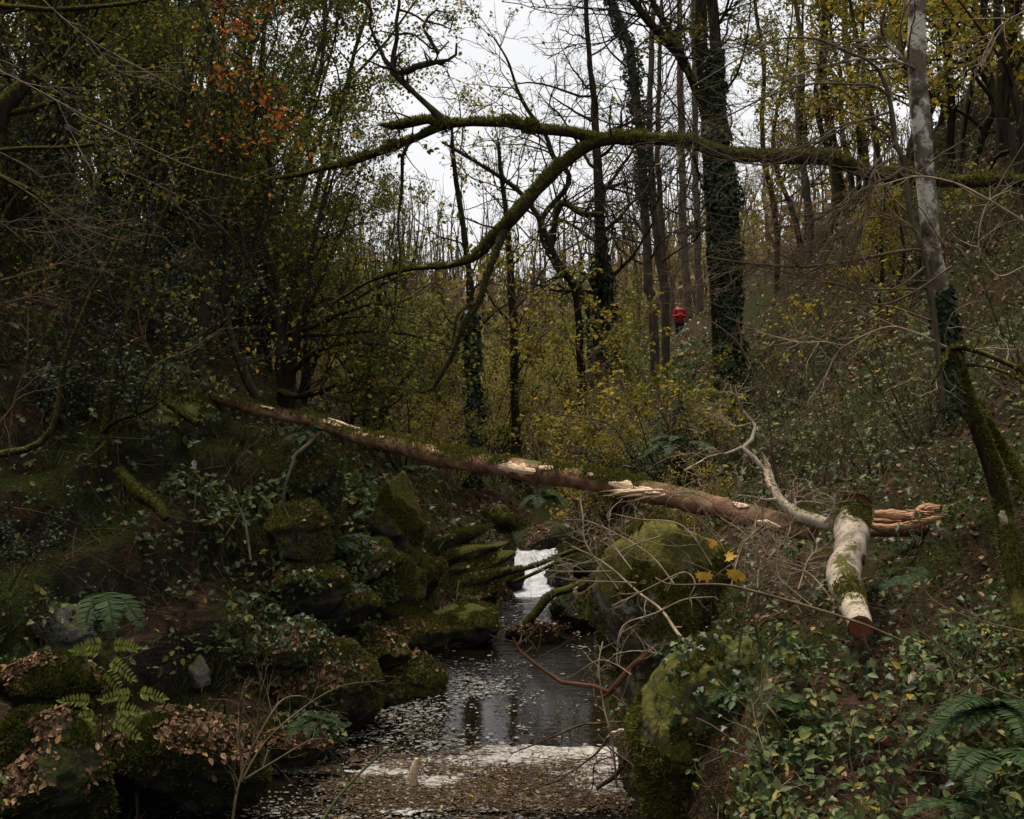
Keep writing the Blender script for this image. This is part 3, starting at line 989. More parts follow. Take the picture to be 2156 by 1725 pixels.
# raft: a skin of scum with holes, thicker toward the right bank
gy, gx = np.meshgrid(np.linspace(9.75, 11.9, 300), np.linspace(-2.3, 1.15, 400), indexing='ij')
pz = np.stack([gx, gy, 0 * gx], -1)
ue = U0 + gx / gy * F0
edge_far = 11.62 + 0.20 * fbm(pz * 1.5, 4) - 0.28 * np.clip((-0.25 - gx) / 1.2, 0, 1)
edge_near = 10.06 + 0.16 * fbm(pz * 1.3 + 5, 3) - 0.25 * np.clip((-gx) / 1.5, 0, 1)
cover = np.minimum(edge_far - gy, gy - edge_near) * 3.0
cover = np.minimum(cover, (gx + 1.45 + 0.3 * fbm(pz * 1.2 + 9, 3)) * 0.9)
cover = cover + 0.42 * fbm(pz * np.array([2.0, 5.0, 1]), 4) + 0.22 * fbm(pz * np.array([9.0, 12.0, 1]) + 4, 2) + np.clip(gx, -1.2, 1) * 0.18
keepq = (cover[:-1, :-1] > 0.12)
Z = 0.020 + 0.006 * fbm(pz * 6, 3)
ii = np.arange(gy.size).reshape(gy.shape)
fq = np.stack([ii[:-1, :-1], ii[:-1, 1:], ii[1:, 1:], ii[1:, :-1]], -1)[keepq]
kind(MB().add(np.stack([gx, gy, Z], -1).reshape(-1, 3), fq).build("foam_raft", M["foam"]), "stuff")["label"] = "pale sheet of foam scum backed up on the pool"


def raft_mask(X, Y):
    p = np.stack([X, Y, 0 * X], 1)
    m = np.exp(-((Y - 10.55) / 0.55) ** 2) * np.clip(0.9 - 0.75 * np.clip(X - 0.1, 0, 1), 0, 1)
    m = m * np.clip(0.55 + 0.9 * fbm(p * np.array([1.6, 3.2, 1]), 3), 0, 1)
    m = np.maximum(m, 0.9 * np.exp(-((Y - 10.15) / 0.16) ** 2) * (X > -1.2))
    m = np.maximum(m, 0.012) * np.clip((X + 1.9) / 0.6, 0.05, 1)
    return np.where((Y > 11.75) | (Y < 9.6), 0.015, m)


xy = water_pts(5000, raft_mask, 9.3, 13.0)
mb = MB()
p = np.concatenate([xy, RNG.uniform(0.024, 0.045, (len(xy), 1))], 1)
ax = rdirs(len(xy)); ax[:, 2] *= 0.15
leaf_mesh(mb, p, ax, rdirs(len(xy)) * 0.35 + np.array([0, 0, 1]), 0.012 + 0.05 * RNG.random(len(xy)) ** 2, 0.5)
xy = water_pts(2600, raft_mask, 9.4, 12.2)
d = rdirs(len(xy)); d[:, 2] *= 0.12
d[:, 0] *= 1.8
d = unit(d)
p0 = np.concatenate([xy, RNG.uniform(0.024, 0.04, (len(xy), 1))], 1)
ln = RNG.uniform(0.04, 0.25, len(xy))[:, None]
Pt = np.stack([p0 - d * ln / 2, p0 + 0.03 * rdirs(len(xy)) * ln, p0 + d * ln / 2], 1)
Pt[..., 2] = np.maximum(Pt[..., 2], 0.022)
tubes(mb, Pt, np.repeat(RNG.uniform(0.0015, 0.004, len(xy))[:, None], 3, 1), 4, 1)
kind(mb.build("floating_litter", [M["raft_litter"], M["twig"]]), "stuff")["label"] = "brown leaves and twig bits floating on the foam"


# ------------------------------------------------------------------ ground cover (stuff)
def not_water(mult=1.0):
    return (GD > 0.05) * mult


NG = lambda s, o=3, k=0: fbm(GC * s + k, o)
ROCKT = tri_data(np.concatenate([v for v, f in ROCKS]), [np.concatenate([f + o for (v, f), o in zip(ROCKS, np.cumsum([0] + [len(v) for v, f in ROCKS])[:-1])])])
RC = (ROCKT[0] + ROCKT[1] + ROCKT[2]) / 3
lod = 1.0 / np.maximum(GC[:, 1], 5) ** 1.35                 # thinner with distance
base_w = GVIS * not_water() * lod * np.where(GLEFT & (GW > 1120), 2.2, 1.0)

# fallen leaves
mb = MB()
w = base_w * np.clip(GT[3][:, 2], 0.1, 1) * np.clip(0.5 + NG(0.8), 0.08, 1.2) * np.where(GLEFT, 1.0, 1.0)
p, n = on_tris(GT, 105000, w)
s = np.clip(p[:, 1] / 12, 0.8, 2.4) * 0.055
ax = unit(np.cross(n, rdirs(len(p))) + 0.35 * rdirs(len(p)))
leaf_mesh(mb, p + n * RNG.uniform(0.005, 0.035, (len(p), 1)), ax, n + 0.55 * rdirs(len(p)), s * RNG.uniform(0.5, 1.4, len(p)), 0.62, six=True)
wr = np.clip(ROCKT[3][:, 2] - 0.18, 0, 1) * np.clip(-0.02 + 1.2 * fbm(RC * 2.1, 4), 0, 1) * np.where(RC[:, 1] < 13, 1, 0.35) * np.where(RC[:, 0] > 0.6, 0.3, 1) * np.where(RC[:, 1] < 10.3, 1.6, 1)
p, n = on_tris(ROCKT, 11000, wr)
ax = unit(np.cross(n, rdirs(len(p))) + 0.3 * rdirs(len(p)))
leaf_mesh(mb, p + n * 0.015, ax, n + 0.5 * rdirs(len(p)), 0.045 * RNG.uniform(0.3, 1.6, len(p)), 0.62)
# crumbled small litter between the leaves
w = base_w * np.clip(0.7 + NG(0.5, 3, 8), 0.15, 1.2)
p, n = on_tris(GT, 130000, w)
ax = unit(np.cross(n, rdirs(len(p))) + 0.5 * rdirs(len(p)))
leaf_mesh(mb, p + n * RNG.uniform(0.0, 0.03, (len(p), 1)), ax, n + 0.9 * rdirs(len(p)), 0.022 * np.clip(p[:, 1] / 11, 0.8, 2.4) * RNG.uniform(0.5, 1.5, len(p)), 0.5, six=False)
# the heap caught on the rock in mid stream
c = PX(1135, 1322, 15.9)
p = c + RNG.normal(size=(420, 3)) * np.array([0.17, 0.10, 0.035])
leaf_mesh(mb, p, rdirs(420), rdirs(420) + np.array([0, 0, .6]), 0.05 * RNG.uniform(0.5, 1.3, 420), 0.6)
kind(mb.build("fallen_leaves", M["litter"]), "stuff")["label"] = "russet fallen leaves lying over banks and rocks"

# moss shoots on the ground
mb = MB()
w = base_w * np.clip(0.35 + NG(0.9, 3, 40), 0, 1.1) * np.where(GD < 3.0, 1.5, 0.6)
p, n = on_tris(GT, 150000, w)
blades(mb, p, n + np.array([0, 0, .4]), 0.03 * np.clip(p[:, 1] / 11, 0.8, 2.2), 0.016, 0)
zone = ((GU > 480) & (GU < 930) & (GW > 920) & (GW < 1520) & GLEFT).astype(float) * np.clip(0.5 + NG(1.2, 3, 44), 0.05, 1.2)
zone += 0.8 * ((GU > 1250) & (GU < 1560) & (GW > 1080) & (GW < 1725) & ~GLEFT) * np.clip(0.4 + NG(1.2, 3, 47), 0, 1.2)
p, n = on_tris(GT, 80000, GVIS * not_water() * zone)
cush = np.clip(0.4 + fbm(p * 5.0, 3), 0, 1.4)
blades(mb, p + n * (0.03 * cush * RNG.random(len(p)))[:, None], n + np.array([0, 0, .3]), 0.036, 0.016, 1)
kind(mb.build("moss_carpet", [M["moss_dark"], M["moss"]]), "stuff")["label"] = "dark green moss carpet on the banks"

# ivy carpet: right bank in the foreground, left bank crest, dark right slope
mb = MB()
U_, V_px = GU, GW
zone = np.zeros(len(GC))
zone += 1.6 * ((U_ > 1540 + 90 * NG(2.0, 2, 3)) & (V_px > 1240) & (GC[:, 1] < 10.5)) * np.clip(0.15 + 1.6 * NG(1.6, 4, 11), 0.03, 1.2)
zone += 1.6 * ((U_ > 270) & (U_ < 700) & (V_px > 1030) & (V_px < 1400) & GLEFT) * np.clip(0.4 + 1.5 * NG(1.4, 4, 21), 0.03, 1.2)
zone += 0.6 * ((U_ > 1850) & (V_px > 880) & (V_px < 1240)) * np.clip(0.1 + 1.5 * NG(1.1, 4, 31), 0, 1.2)
zone += 0.45 * np.clip(-0.05 + 1.4 * NG(0.9, 4, 61), 0, 1)
p, n = on_tris(GT, 34000, GVIS * not_water() * zone / np.maximum(GC[:, 1], 5))
sz = 0.045 * np.clip(p[:, 1] / 10, 0.85, 2.2) * RNG.uniform(0.5, 1.35, len(p))
up = n * 0.7 + np.array([0, -0.25, 0.55])
ax = unit(rdirs(len(p)) + np.array([0, -0.4, -0.35]))
lobed_mesh(mb, p + n * RNG.uniform(0.02, 0.16, (len(p), 1)), ax, up + 0.45 * rdirs(len(p)), sz, "ivy")
# ... and hanging over the rocks
wr = np.where((RC[:, 0] < -1.25) & (RC[:, 1] < 14.2) & (RC[:, 1] > 10.0), 1.0, np.where((RC[:, 0] > 0.95) & (RC[:, 1] < 9.5) & (RC[:, 2] > 1.2), 0.35, 0.0)) * np.clip(0.1 + 1.4 * fbm(RC * 1.3 + 5, 4), 0, 1) * (ROCKT[3][:, 2] > -0.3)
p, n = on_tris(ROCKT, 5200, wr)
ax = unit(rdirs(len(p)) * 0.7 + np.array([0, -0.3, -0.7]))
lobed_mesh(mb, p + n * RNG.uniform(0.01, 0.09, (len(p), 1)), ax, n + np.array([0, -.3, .4]) + 0.4 * rdirs(len(p)), 0.045 * RNG.uniform(0.45, 1.3, len(p)), "ivy")
kind(mb.build("ivy_ground_cover", M["ivy"]), "stuff")["label"] = "dark ivy leaves trailing over both banks"

# bramble and low herbs: lighter leaves in loose threes
mb = MB()
zone = 1.5 * ((U_ > 1570 + 90 * NG(2.0, 2, 3)) & (V_px > 1350) & (GC[:, 1] < 9.5)) * np.clip(0.4 + NG(1.6, 3, 71), 0, 1)
zone += 1.3 * ((U_ > 330) & (U_ < 760) & (V_px > 1020) & (V_px < 1400) & GLEFT) * np.clip(0.45 + NG(1.4, 3, 81), 0, 1)
zone += 0.35 * ((U_ > 1300) & (V_px > 700) & (V_px < 1200)) * np.clip(0.2 + NG(0.8, 3, 91), 0, 1)
zone += 0.25 * (U_ < 400) * np.clip(0.1 + NG(1.1, 3, 95), 0, 1)
p, n = on_tris(GT, 15000, GVIS * not_water() * zone / np.maximum(GC[:, 1], 5))
q = p + n * RNG.uniform(0.06, 0.26, (len(p), 1))
for k in range(3):
    ax = unit(rdirs(len(p)) + np.array([0, -0.2, -0.1]))
    leaf_mesh(mb, q, ax, np.array([0, -0.3, 0.9]) + 0.5 * rdirs(len(p)), 0.062 * np.clip(p[:, 1] / 10, 0.9, 2.2) * RNG.uniform(0.5, 1.3, len(p)), 0.6)
Pt = np.stack([p - n * .02, p + n * .05 + 0.03 * rdirs(len(p)), q], 1)
tubes(mb, Pt, np.tile([[0.0022, 0.0018, 0.0012]], (len(p), 1)), 3, 1)
kind(mb.build("bramble_ground_cover", [M["bramble"], M["twig"]]), "stuff")["label"] = "low bramble and herb leaves growing through the ivy"

# grass tufts
mb = MB()
w = base_w * (np.clip(NG(1.0, 3, 55) - 0.15, 0, 1) * np.where(GD < 4, 1, 0.35))
p, n = on_tris(GT, 2000, w)
p = np.repeat(p, 16, 0) + RNG.normal(size=(len(p) * 16, 3)) * np.array([.035, .035, 0.0])
ax = unit(rdirs(len(p)) * 0.55 + np.array([0, -0.15, 0.7]))
leaf_mesh(mb, p, ax, rdirs(len(p)), RNG.uniform(0.08, 0.30, len(p)), 0.045, fold=-0.05)
kind(mb.build("grass", M["grass"]), "stuff")["label"] = "thin grass tufts on the mossy banks"

# fallen twigs and dead stalks strewn over the slopes
mb = MB()
w = base_w * np.clip(0.6 + NG(0.6, 3, 15), 0.1, 1)
p, n = on_tris(GT, 13000, w)
d = unit(np.cross(n, rdirs(len(p))) + 0.35 * n * RNG.normal(size=(len(p), 1)) + 0.2 * rdirs(len(p)))
ln = RNG.uniform(0.12, 0.75, len(p))[:, None] * np.clip(p[:, 1:2] / 11, .7, 2)
k = 5
t = np.linspace(-.5, .5, k)
Pt = p[:, None] + d[:, None] * (ln * t)[..., None] + n[:, None] * 0.04 + np.cumsum(RNG.normal(size=(len(p), k, 3)), 1) * 0.012
tubes(mb, Pt, np.repeat(RNG.uniform(0.0018, 0.0055, (len(p), 1)) * np.clip(p[:, 1:2] / 11, .8, 2), k, 1) * np.linspace(1, .4, k), 4, 0)
kind(mb.build("fallen_twigs_litter", M["twig"]), "stuff")["label"] = "dead twigs and stalks strewn over the slopes"


# ------------------------------------------------------------------ traced trees, logs and branches
def tube_obj(name, P_, R_, mat, root, sides=12, bump=0.12, freq=7, cap=False):
    mb = MB()
    tubes(mb, P_, R_, sides, 0, bump, freq, cap)
    return mb.build(name, mat, root)


def twigs_from(P_, R_, rng, spec, mb, mi=0, leaves=None, lmb=None, base_sides=6):
    """Branch levels off limbs. spec: list of dicts for grow(). Returns the last two levels."""
    cur = (P_, R_)
    levels = []
    for q, sp in enumerate(spec):
        a, b = grow(cur[0], cur[1], rng=rng, **sp)
        tubes(mb, a, b, max(3, base_sides - q - (1 if q else 0)), mi)
        levels.append((a, b))
        cur = (a, b)
    return levels


def resamp(P_, R_, k=24):
    i = np.linspace(0, len(P_) - 1, k)
    j = np.clip(i.astype(int), 0, len(P_) - 2)
    w = (i - j)
    return P_[j] * (1 - w)[:, None] + P_[j + 1] * w[:, None], R_[j] * (1 - w) + R_[j + 1] * w


def ivy_on(mb, P_, R_, n, rng, t0=0, t1=1, bulk=0.12, size=0.07, m=0):
    p, T, r = along(P_, R_, n, rng, t0, t1)
    side = unit(np.cross(T, rdirs(n, rng)))
    lump = np.clip(0.6 + 0.7 * fbm(p * 2.2, 2) + 0.3 * vnoise(p * 6), 0.05, 1.6)
    tt_ = rng.random(n)                                   # ragged: thick in the middle of its reach, straggling at the ends
    lump = lump * np.clip(0.35 + 1.3 * np.sin(np.pi * np.clip(np.linalg.norm(p - P_[int(t0 * (len(P_) - 1))], axis=1) / max(np.linalg.norm(P_[min(len(P_) - 1, int(t1 * (len(P_) - 1)))] - P_[int(t0 * (len(P_) - 1))]), .1), 0, 1)), 0.3, 1.5)
    q = p + side * (r + bulk * lump * tt_ ** 0.6)[:, None]
    ax = side * 0.3 + 0.6 * rdirs(n, rng) + np.array([0, 0, -0.7])
    leaf_mesh(mb, q, ax, side + 0.4 * rdirs(n, rng) + np.array([0, 0, .3]), size * rng.uniform(.5, 1.3, n), 0.75, m)


def tree(name, label, cat, limbs, bark="bark", group=None, seed=1, spec=None, nleaf=0, leaf="hazel", lsize=0.06, ivy=None, moss=0, sides=10, bump=0.12, twigmat="twig_dark", leafjit=0.06, limb_from=0, base=None, spread=0.35, tmin=0.15):
    """limbs: list of (u,v,Y,w) lists; the first is the trunk. Every limb a part; branches and leaves parts too."""
    rng = np.random.default_rng(seed)
    PR = [limb(l, seed=seed + i) for i, l in enumerate(limbs)]
    root = thing(name, label, cat, PR[0][0][0] if base is None else base, group)
    for i, (a, b) in enumerate(PR):
        tube_obj("trunk" if i == 0 else "limb", a, b, M[bark], root, sides if i == 0 else max(7, sides - 3), bump, cap=True)
    if spec:
        X_ = [resamp(a, b) for a, b in PR[limb_from:]]
        Pm, Rm = np.stack([x[0] for x in X_]), np.stack([x[1] for x in X_])
        mb = MB()
        lv = twigs_from(Pm, Rm, rng, spec, mb)
        mb.build("crown", M[twigmat], root)
        if nleaf:
            mb = MB()
            last = lv[-1]
            twig_leaves(mb, last[0], last[1], nleaf, lsize, 0.65, 0, rng, leafjit, 0.35, six=PR[0][0][0][1] < 26)
            mb.build("foliage", M[leaf], root)
    if ivy:
        mb = MB()
        for (li, n, t0, t1, bulk, size) in ivy:
            ivy_on(mb, PR[li][0], PR[li][1], n, rng, t0, t1, bulk, size)
        mb.build("ivy", M["ivy_dark"], root)
    if moss:
        mb = MB()
        for a, b in PR:
            Y = a[:, 1].mean()
            moss_on(mb, a, b, int(moss * np.linalg.norm(np.diff(a, axis=0), axis=1).sum() * b.mean() / 0.06), 0.024 * max(1, Y / 14), 0.012 * max(1, Y / 14), rng=rng)
        mb.build("moss", M["moss"], root)
    return root, PR


# --- the mossy bough arching over the stream
ARCH = [
    [(2330, 372, 11.0, 30), (2156, 380, 11, 29), (1983, 380, 11, 31), (1843, 374, 11, 34), (1790, 350, 11, 37), (1720, 329, 11, 36), (1598, 325, 11, 34), (1528, 322, 11, 33),
     (1458, 297, 11, 30), (1423, 294, 11, 29), (1320, 290, 11, 30), (1250, 296, 11, 34), (1222, 318, 11, 30), (1180, 350, 11, 30), (1127, 402, 11, 32), (1075, 465, 11, 32), (1040, 500, 11.1, 28), (1005, 539, 11.2, 20),
     (952, 556, 11.4, 14), (865, 567, 11.8, 12), (778, 593, 12.2, 8), (700, 640, 12.6, 5)],
    [(1270, 300, 11, 30), (1197, 280, 11, 26), (1127, 273, 11, 26), (1075, 259, 11, 25), (1005, 257, 11.1, 23), (935, 266, 11.2, 22), (865, 294, 11.4, 20), (795, 322, 11.7, 18), (725, 346, 12.1, 14), (640, 366, 12.6, 10), (560, 380, 13, 6)],
    [(1061, 485, 11, 22), (1040, 546, 10.9, 20), (1019, 602, 10.9, 18), (1012, 637, 10.9, 18), (980, 683, 10.9, 15), (956, 742, 10.9, 13), (928, 791, 10.9, 11), (903, 826, 11, 7), (865, 821, 11.1, 5), (800, 812, 11.3, 3)],
    [(1016, 632, 10.9, 11), (990, 640, 10.9, 9), (963, 662, 10.85, 8), (957, 695, 10.8, 7), (952, 728, 10.8, 4)],
    [(940, 262, 11.2, 14), (900, 252, 11.25, 13), (865, 259, 11.3, 14), (823, 266, 11.4, 11), (800, 262, 11.4, 5)],
    [(930, 250, 11.2, 12), (905, 226, 11.2, 9), (882, 205, 11.2, 8), (850, 175, 11.25, 9), (832, 155, 11.3, 11), (822, 138, 11.3, 9), (833, 105, 11.3, 7), (836, 72, 11.3, 6), (832, 55, 11.3, 5), (840, 17, 11.3, 5), (838, -30, 11.3, 4)],
    [(836, 156, 11.3, 10), (858, 151, 11.25, 10), (878, 140, 11.2, 9), (900, 136, 11.2, 9), (928, 129, 11.2, 6), (948, 126, 11.2, 4), (959, 118, 11.2, 4), (961, 91, 11.2, 3)],
    [(915, 131, 11.2, 8), (922, 112, 11.2, 6), (911, 95, 11.2, 6), (900, 74, 11.2, 5), (888, 62, 11.2, 4), (895, 46, 11.2, 4), (903, 34, 11.2, 4), (917, 22, 11.2, 3), (940, 28, 11.2, 2)],
    [(836, 74, 11.3, 4), (858, 70, 11.3, 3.5), (880, 78, 11.25, 3), (905, 100, 11.2, 3), (925, 108, 11.2, 3), (946, 84, 11.2, 2.5), (930, 76, 11.2, 2)],
    [(838, 20, 11.3, 4), (870, 30, 11.3, 3), (895, 46, 11.25, 3), (925, 50, 11.2, 3), (948, 62, 11.2, 2.5), (955, 40, 11.2, 2)],
    [(826, 145, 11.3, 8), (806, 120, 11.35, 6), (797, 90, 11.4, 5), (778, 60, 11.4, 4), (785, 30, 11.4, 4), (770, 5, 11.4, 4), (760, -30, 11.4, 3)],
    [(862, 294, 11.4, 13), (850, 312, 11.4, 11), (845, 350, 11.4, 12), (848, 395, 11.5, 10), (842, 430, 11.5, 9), (838, 480, 11.5, 7), (843, 540, 11.5, 5), (840, 580, 11.5, 3)],
]
rng = np.random.default_rng(5)
root = thing("leaning_tree", "big mossy tree bough arching right across the view above the stream and forking downward", "tree", gp(5.2, 11.0))
LN = ["trunk", "upper_limb", "hanging_limb", "hanging_spur", "broken_stub"] + ["twisted_limb"] * 6 + ["dangling_limb"]
PR = []
for i, l in enumerate(ARCH):
    a, b = limb(l, seed=20 + i, wob=0.45)
    b = b * (0.86 if i < 2 else 0.78 if i in (2, 3) else 0.62 if i == 11 else 1.55)
    PR.append((a, b))
    tube_obj(LN[i], a, b, M["bark_mossy"] if i in (0, 1, 4) else M["bark"], root, 16 if i < 3 else 9, 0.16, 6, cap=True)
mb = MB()
for i in (0, 1, 2, 3, 4, 11):
    a, b = PR[i]
    L = np.linalg.norm(np.diff(a, axis=0), axis=1).sum()
    moss_on(mb, a, b, int(11000 * L * b.mean() / 0.06 * (0.5 if i < 2 else 0.25)), 0.024, 0.011, -0.05 if i < 2 else -0.6, rng)
    if i < 2:                                             # thicker cushions here and there
        for t_ in rng.uniform(0.05, 0.75, 9):
            q = along(a, b, 500, rng, t_, t_ + rng.uniform(.02, .05))
            s_ = unit(np.cross(q[1], rdirs(500, rng)) + np.array([0, 0, .6]))
            blades(mb, q[0] + s_ * (q[2] + .03 * rng.random(500))[:, None], s_, .028, .013, 0, rng)
mb.build("moss", M["moss"], root)
mb = MB()
X_ = [resamp(*PR[i]) for i in (5, 6, 7, 8, 9, 10)]
tw = twigs_from(np.stack([x[0] for x in X_]), np.stack([x[1] for x in X_]), rng, [dict(m=9, t0=.25, lf=.28, ang=65, k=7, wig=.35, rr=.5, rmin=.004), dict(m=4, lf=.5, ang=60, k=5, wig=.35, rr=.5, rmin=.0025)], mb)
X_ = [resamp(*PR[i]) for i in (0, 1, 2, 4)]
X0 = np.stack([x[0] for x in X_]); X1 = np.stack([x[1] for x in X_])
tw2 = twigs_from(X0, X1, rng, [dict(m=12, t0=.45, L=.8, ang=75, k=8, wig=.25, rr=.2, rmin=.004), dict(m=5, lf=.5, ang=50, k=5, wig=.3, rr=.55, rmin=.0022)], mb)
mb.build("sprays", M["twig_dark"], root)
mb = MB()
twig_leaves(mb, tw2[-1][0], tw2[-1][1], 420, 0.05, .7, 0, rng, .04)
twig_leaves(mb, tw[-1][0], tw[-1][1], 40, 0.045, .7, 0, rng, .04)
mb.build("foliage", M["hazel"], root)

# --- the fallen trunk across the stream
FT = [(330, 800, 16.0, 8), (402, 826, 15.3, 15), (472, 842, 14.8, 20), (542, 864, 14.3, 24), (647, 886, 14.0, 26), (742, 914, 13.4, 28), (830, 938, 12.9, 34), (935, 963, 12.3, 39), (1040, 980, 11.7, 42),
      (1145, 995, 11.2, 46), (1250, 1014, 10.7, 46), (1337, 1031, 10.4, 46), (1423, 1046, 10.1, 46), (1493, 1063, 9.85, 48), (1598, 1092, 9.5, 48), (1660, 1110, 9.3, 46), (1712, 1122, 9.15, 42)]
fa, fb = limb(FT, 70, wob=0.22, seed=3)
root = thing("fallen_tree", "long reddish peeling tree trunk fallen across the stream with moss along its top", "fallen tree", fa[35])
tube_obj("trunk", fa, fb, M["peeled"], root, 20, 0.15, 6, cap=True)
mb = MB()
moss_on(mb, fa, fb, 24000, 0.026, 0.012, 0.25, rng, 0.0, 0.9)
for t, n_, sp in ((0.34, 900, .5), (0.42, 900, .5), (0.5, 900, .4), (0.565, 900, .16), (0.60, 900, .22), (0.655, 600, .14), (0.73, 500, .12), (0.80, 2200, .36), (0.05, 900, .6), (0.2, 900, .5)):
    i = int(t * 69)
    c = fa[i]
    q = along(fa, fb, n_, rng, max(0, t - sp * .09), min(1, t + sp * .09))
    s = unit(np.cross(q[1], rdirs(n_, rng)))
    s[:, 2] = np.abs(s[:, 2]) * 1.4 + .25
    s = unit(s)
    thick = 0.05 * np.clip(0.6 + vnoise(q[0] * 9), 0.1, 1.3)
    blades(mb, q[0] + s * (q[2] + thick * rng.random(n_))[:, None], s + np.array([0, 0, .4]), 0.024, 0.014, 0, rng)
mb.build("moss", M["moss"], root)


def bark_patch(t0, t1, a0, a1, name="torn_patch", mat="wood_pale", lift=0.006, seed=0, cur=(fa, fb)):
    """A ragged scar of bare wood lying on a limb's surface: t along, angle around (0 = up, + = towards the camera side)."""
    P_, R_ = cur
    k, s = 26, 12
    tt = np.linspace(t0, t1, k)
    f = tt * (len(P_) - 1)
    i = np.clip(f.astype(int), 0, len(P_) - 2)
    w = (f - i)[:, None]
    p = P_[i] * (1 - w) + P_[i + 1] * w
    r = R_[i] * (1 - w[:, 0]) + R_[i + 1] * w[:, 0]
    T = unit(P_[i + 1] - P_[i])
    upv = unit(np.array([0, 0, 1.0]) - T * T[:, 2:3])
    fr = np.cross(T, upv)
    fr = fr * np.sign(-fr[:, 1:2] + 1e-9)                  # towards the viewer's side
    shape = np.sin(np.linspace(0.06, 1, k) * np.pi) ** 0.45 * (1 + 0.35 * vnoise(np.stack([tt * 90 + seed, 0 * tt, 0 * tt], 1)))
    mid, half = (a0 + a1) / 2, (a1 - a0) / 2
    rag = lambda q: 1 + 0.5 * fbm(np.stack([tt * 160 + seed * 3, 0 * tt + q, 0 * tt], 1), 3)   # the torn rim is ragged, its two sides differ
    lin = np.linspace(-1, 1, s)[None]
    ang = np.radians(mid + half * shape[:, None] * lin * np.where(lin < 0, rag(1.3)[:, None], rag(7.7)[:, None]))
    edge = 1 - np.abs(np.linspace(-1, 1, s)) ** 4
    rr = r[:, None] * 1.06 + lift * (0.2 + edge)[None] + 0.004 * vnoise(np.stack([np.repeat(tt[:, None] * 60, s, 1), ang * 9, 0 * ang + seed], -1))
    V = p[:, None] + rr[..., None] * (np.cos(ang)[..., None] * upv[:, None] + np.sin(ang)[..., None] * fr[:, None])
    ii = np.arange(k * s).reshape(k, s)
    Fq = np.stack([ii[:-1, :-1], ii[:-1, 1:], ii[1:, 1:], ii[1:, :-1]], -1).reshape(-1, 4)
    return MB().add(V, Fq).build(name, M[mat], root)


def t_of(u):
    uu = U0 + fa[:, 0] / fa[:, 1] * F0
    return np.interp(u, uu, np.linspace(0, 1, len(uu)))


for (ua, ub, a0, a1, s_) in ((1066, 1146, 55, 105, 1), (1150, 1178, 30, 75, 2), (922, 945, 30, 70, 3), (686, 724, 5, 60, 4), (772, 783, 30, 60, 5), (808, 818, 25, 55, 6), (1248, 1262, 40, 66, 7), (552, 580, 10, 50, 8), (1548, 1582, 15, 45, 9), (468, 480, 0, 50, 10)):
    bark_patch(t_of(ua), t_of(ub), a0, a1, "torn_patch", "wood_pale", seed=s_)
for (ua, ub, a0, a1, s_) in ((1300, 1402, 50, 100, 11), (690, 760, -10, 10, 12), (1612, 1660, 80, 110, 13)):
    o = bark_patch(t_of(ua), t_of(ub), a0, a1, "splintered_patch", "wood_pale", 0.02, seed=s_)
    o["label"] = "splintered pale wood where the bark tore open"
# splinters sticking out of the big tear
mb = MB()
c, T = fa[int(t_of(1345) * 69)], unit(fa[50] - fa[46])
for k in range(16):
    s0 = PX(1400 - k * 5.5, 1034 + rng.uniform(-4, 10), 10.0 + rng.uniform(-.03, .03))
    e = s0 + np.array([-rng.uniform(.12, .34), -0.03, -rng.uniform(0, .05)])
    tubes(mb, np.stack([s0, (s0 + e) / 2 + [0, -.03, .012], e]), np.array([.012, .009, .001]), 4, 0)
mb.build("splinters", M["wood_pale"], root)
# little roots and moss beards hanging from the underside
mb = MB()
p, T, r = along(fa, fb, 160, rng, 0.05, 0.7)
q = p + np.array([0, 0, -1.0]) * r[:, None] * 0.95
Pt = np.stack([q, q + np.array([0, 0, -.04]) + rng.normal(size=q.shape) * .015, q + np.array([0, 0, -1.0]) * rng.uniform(.04, .16, (160, 1)) + rng.normal(size=q.shape) * .03], 1)
tubes(mb, Pt, np.tile([[.004, .003, .001]], (160, 1)), 3)
mb.build("hanging_roots", M["twig_dark"], root)

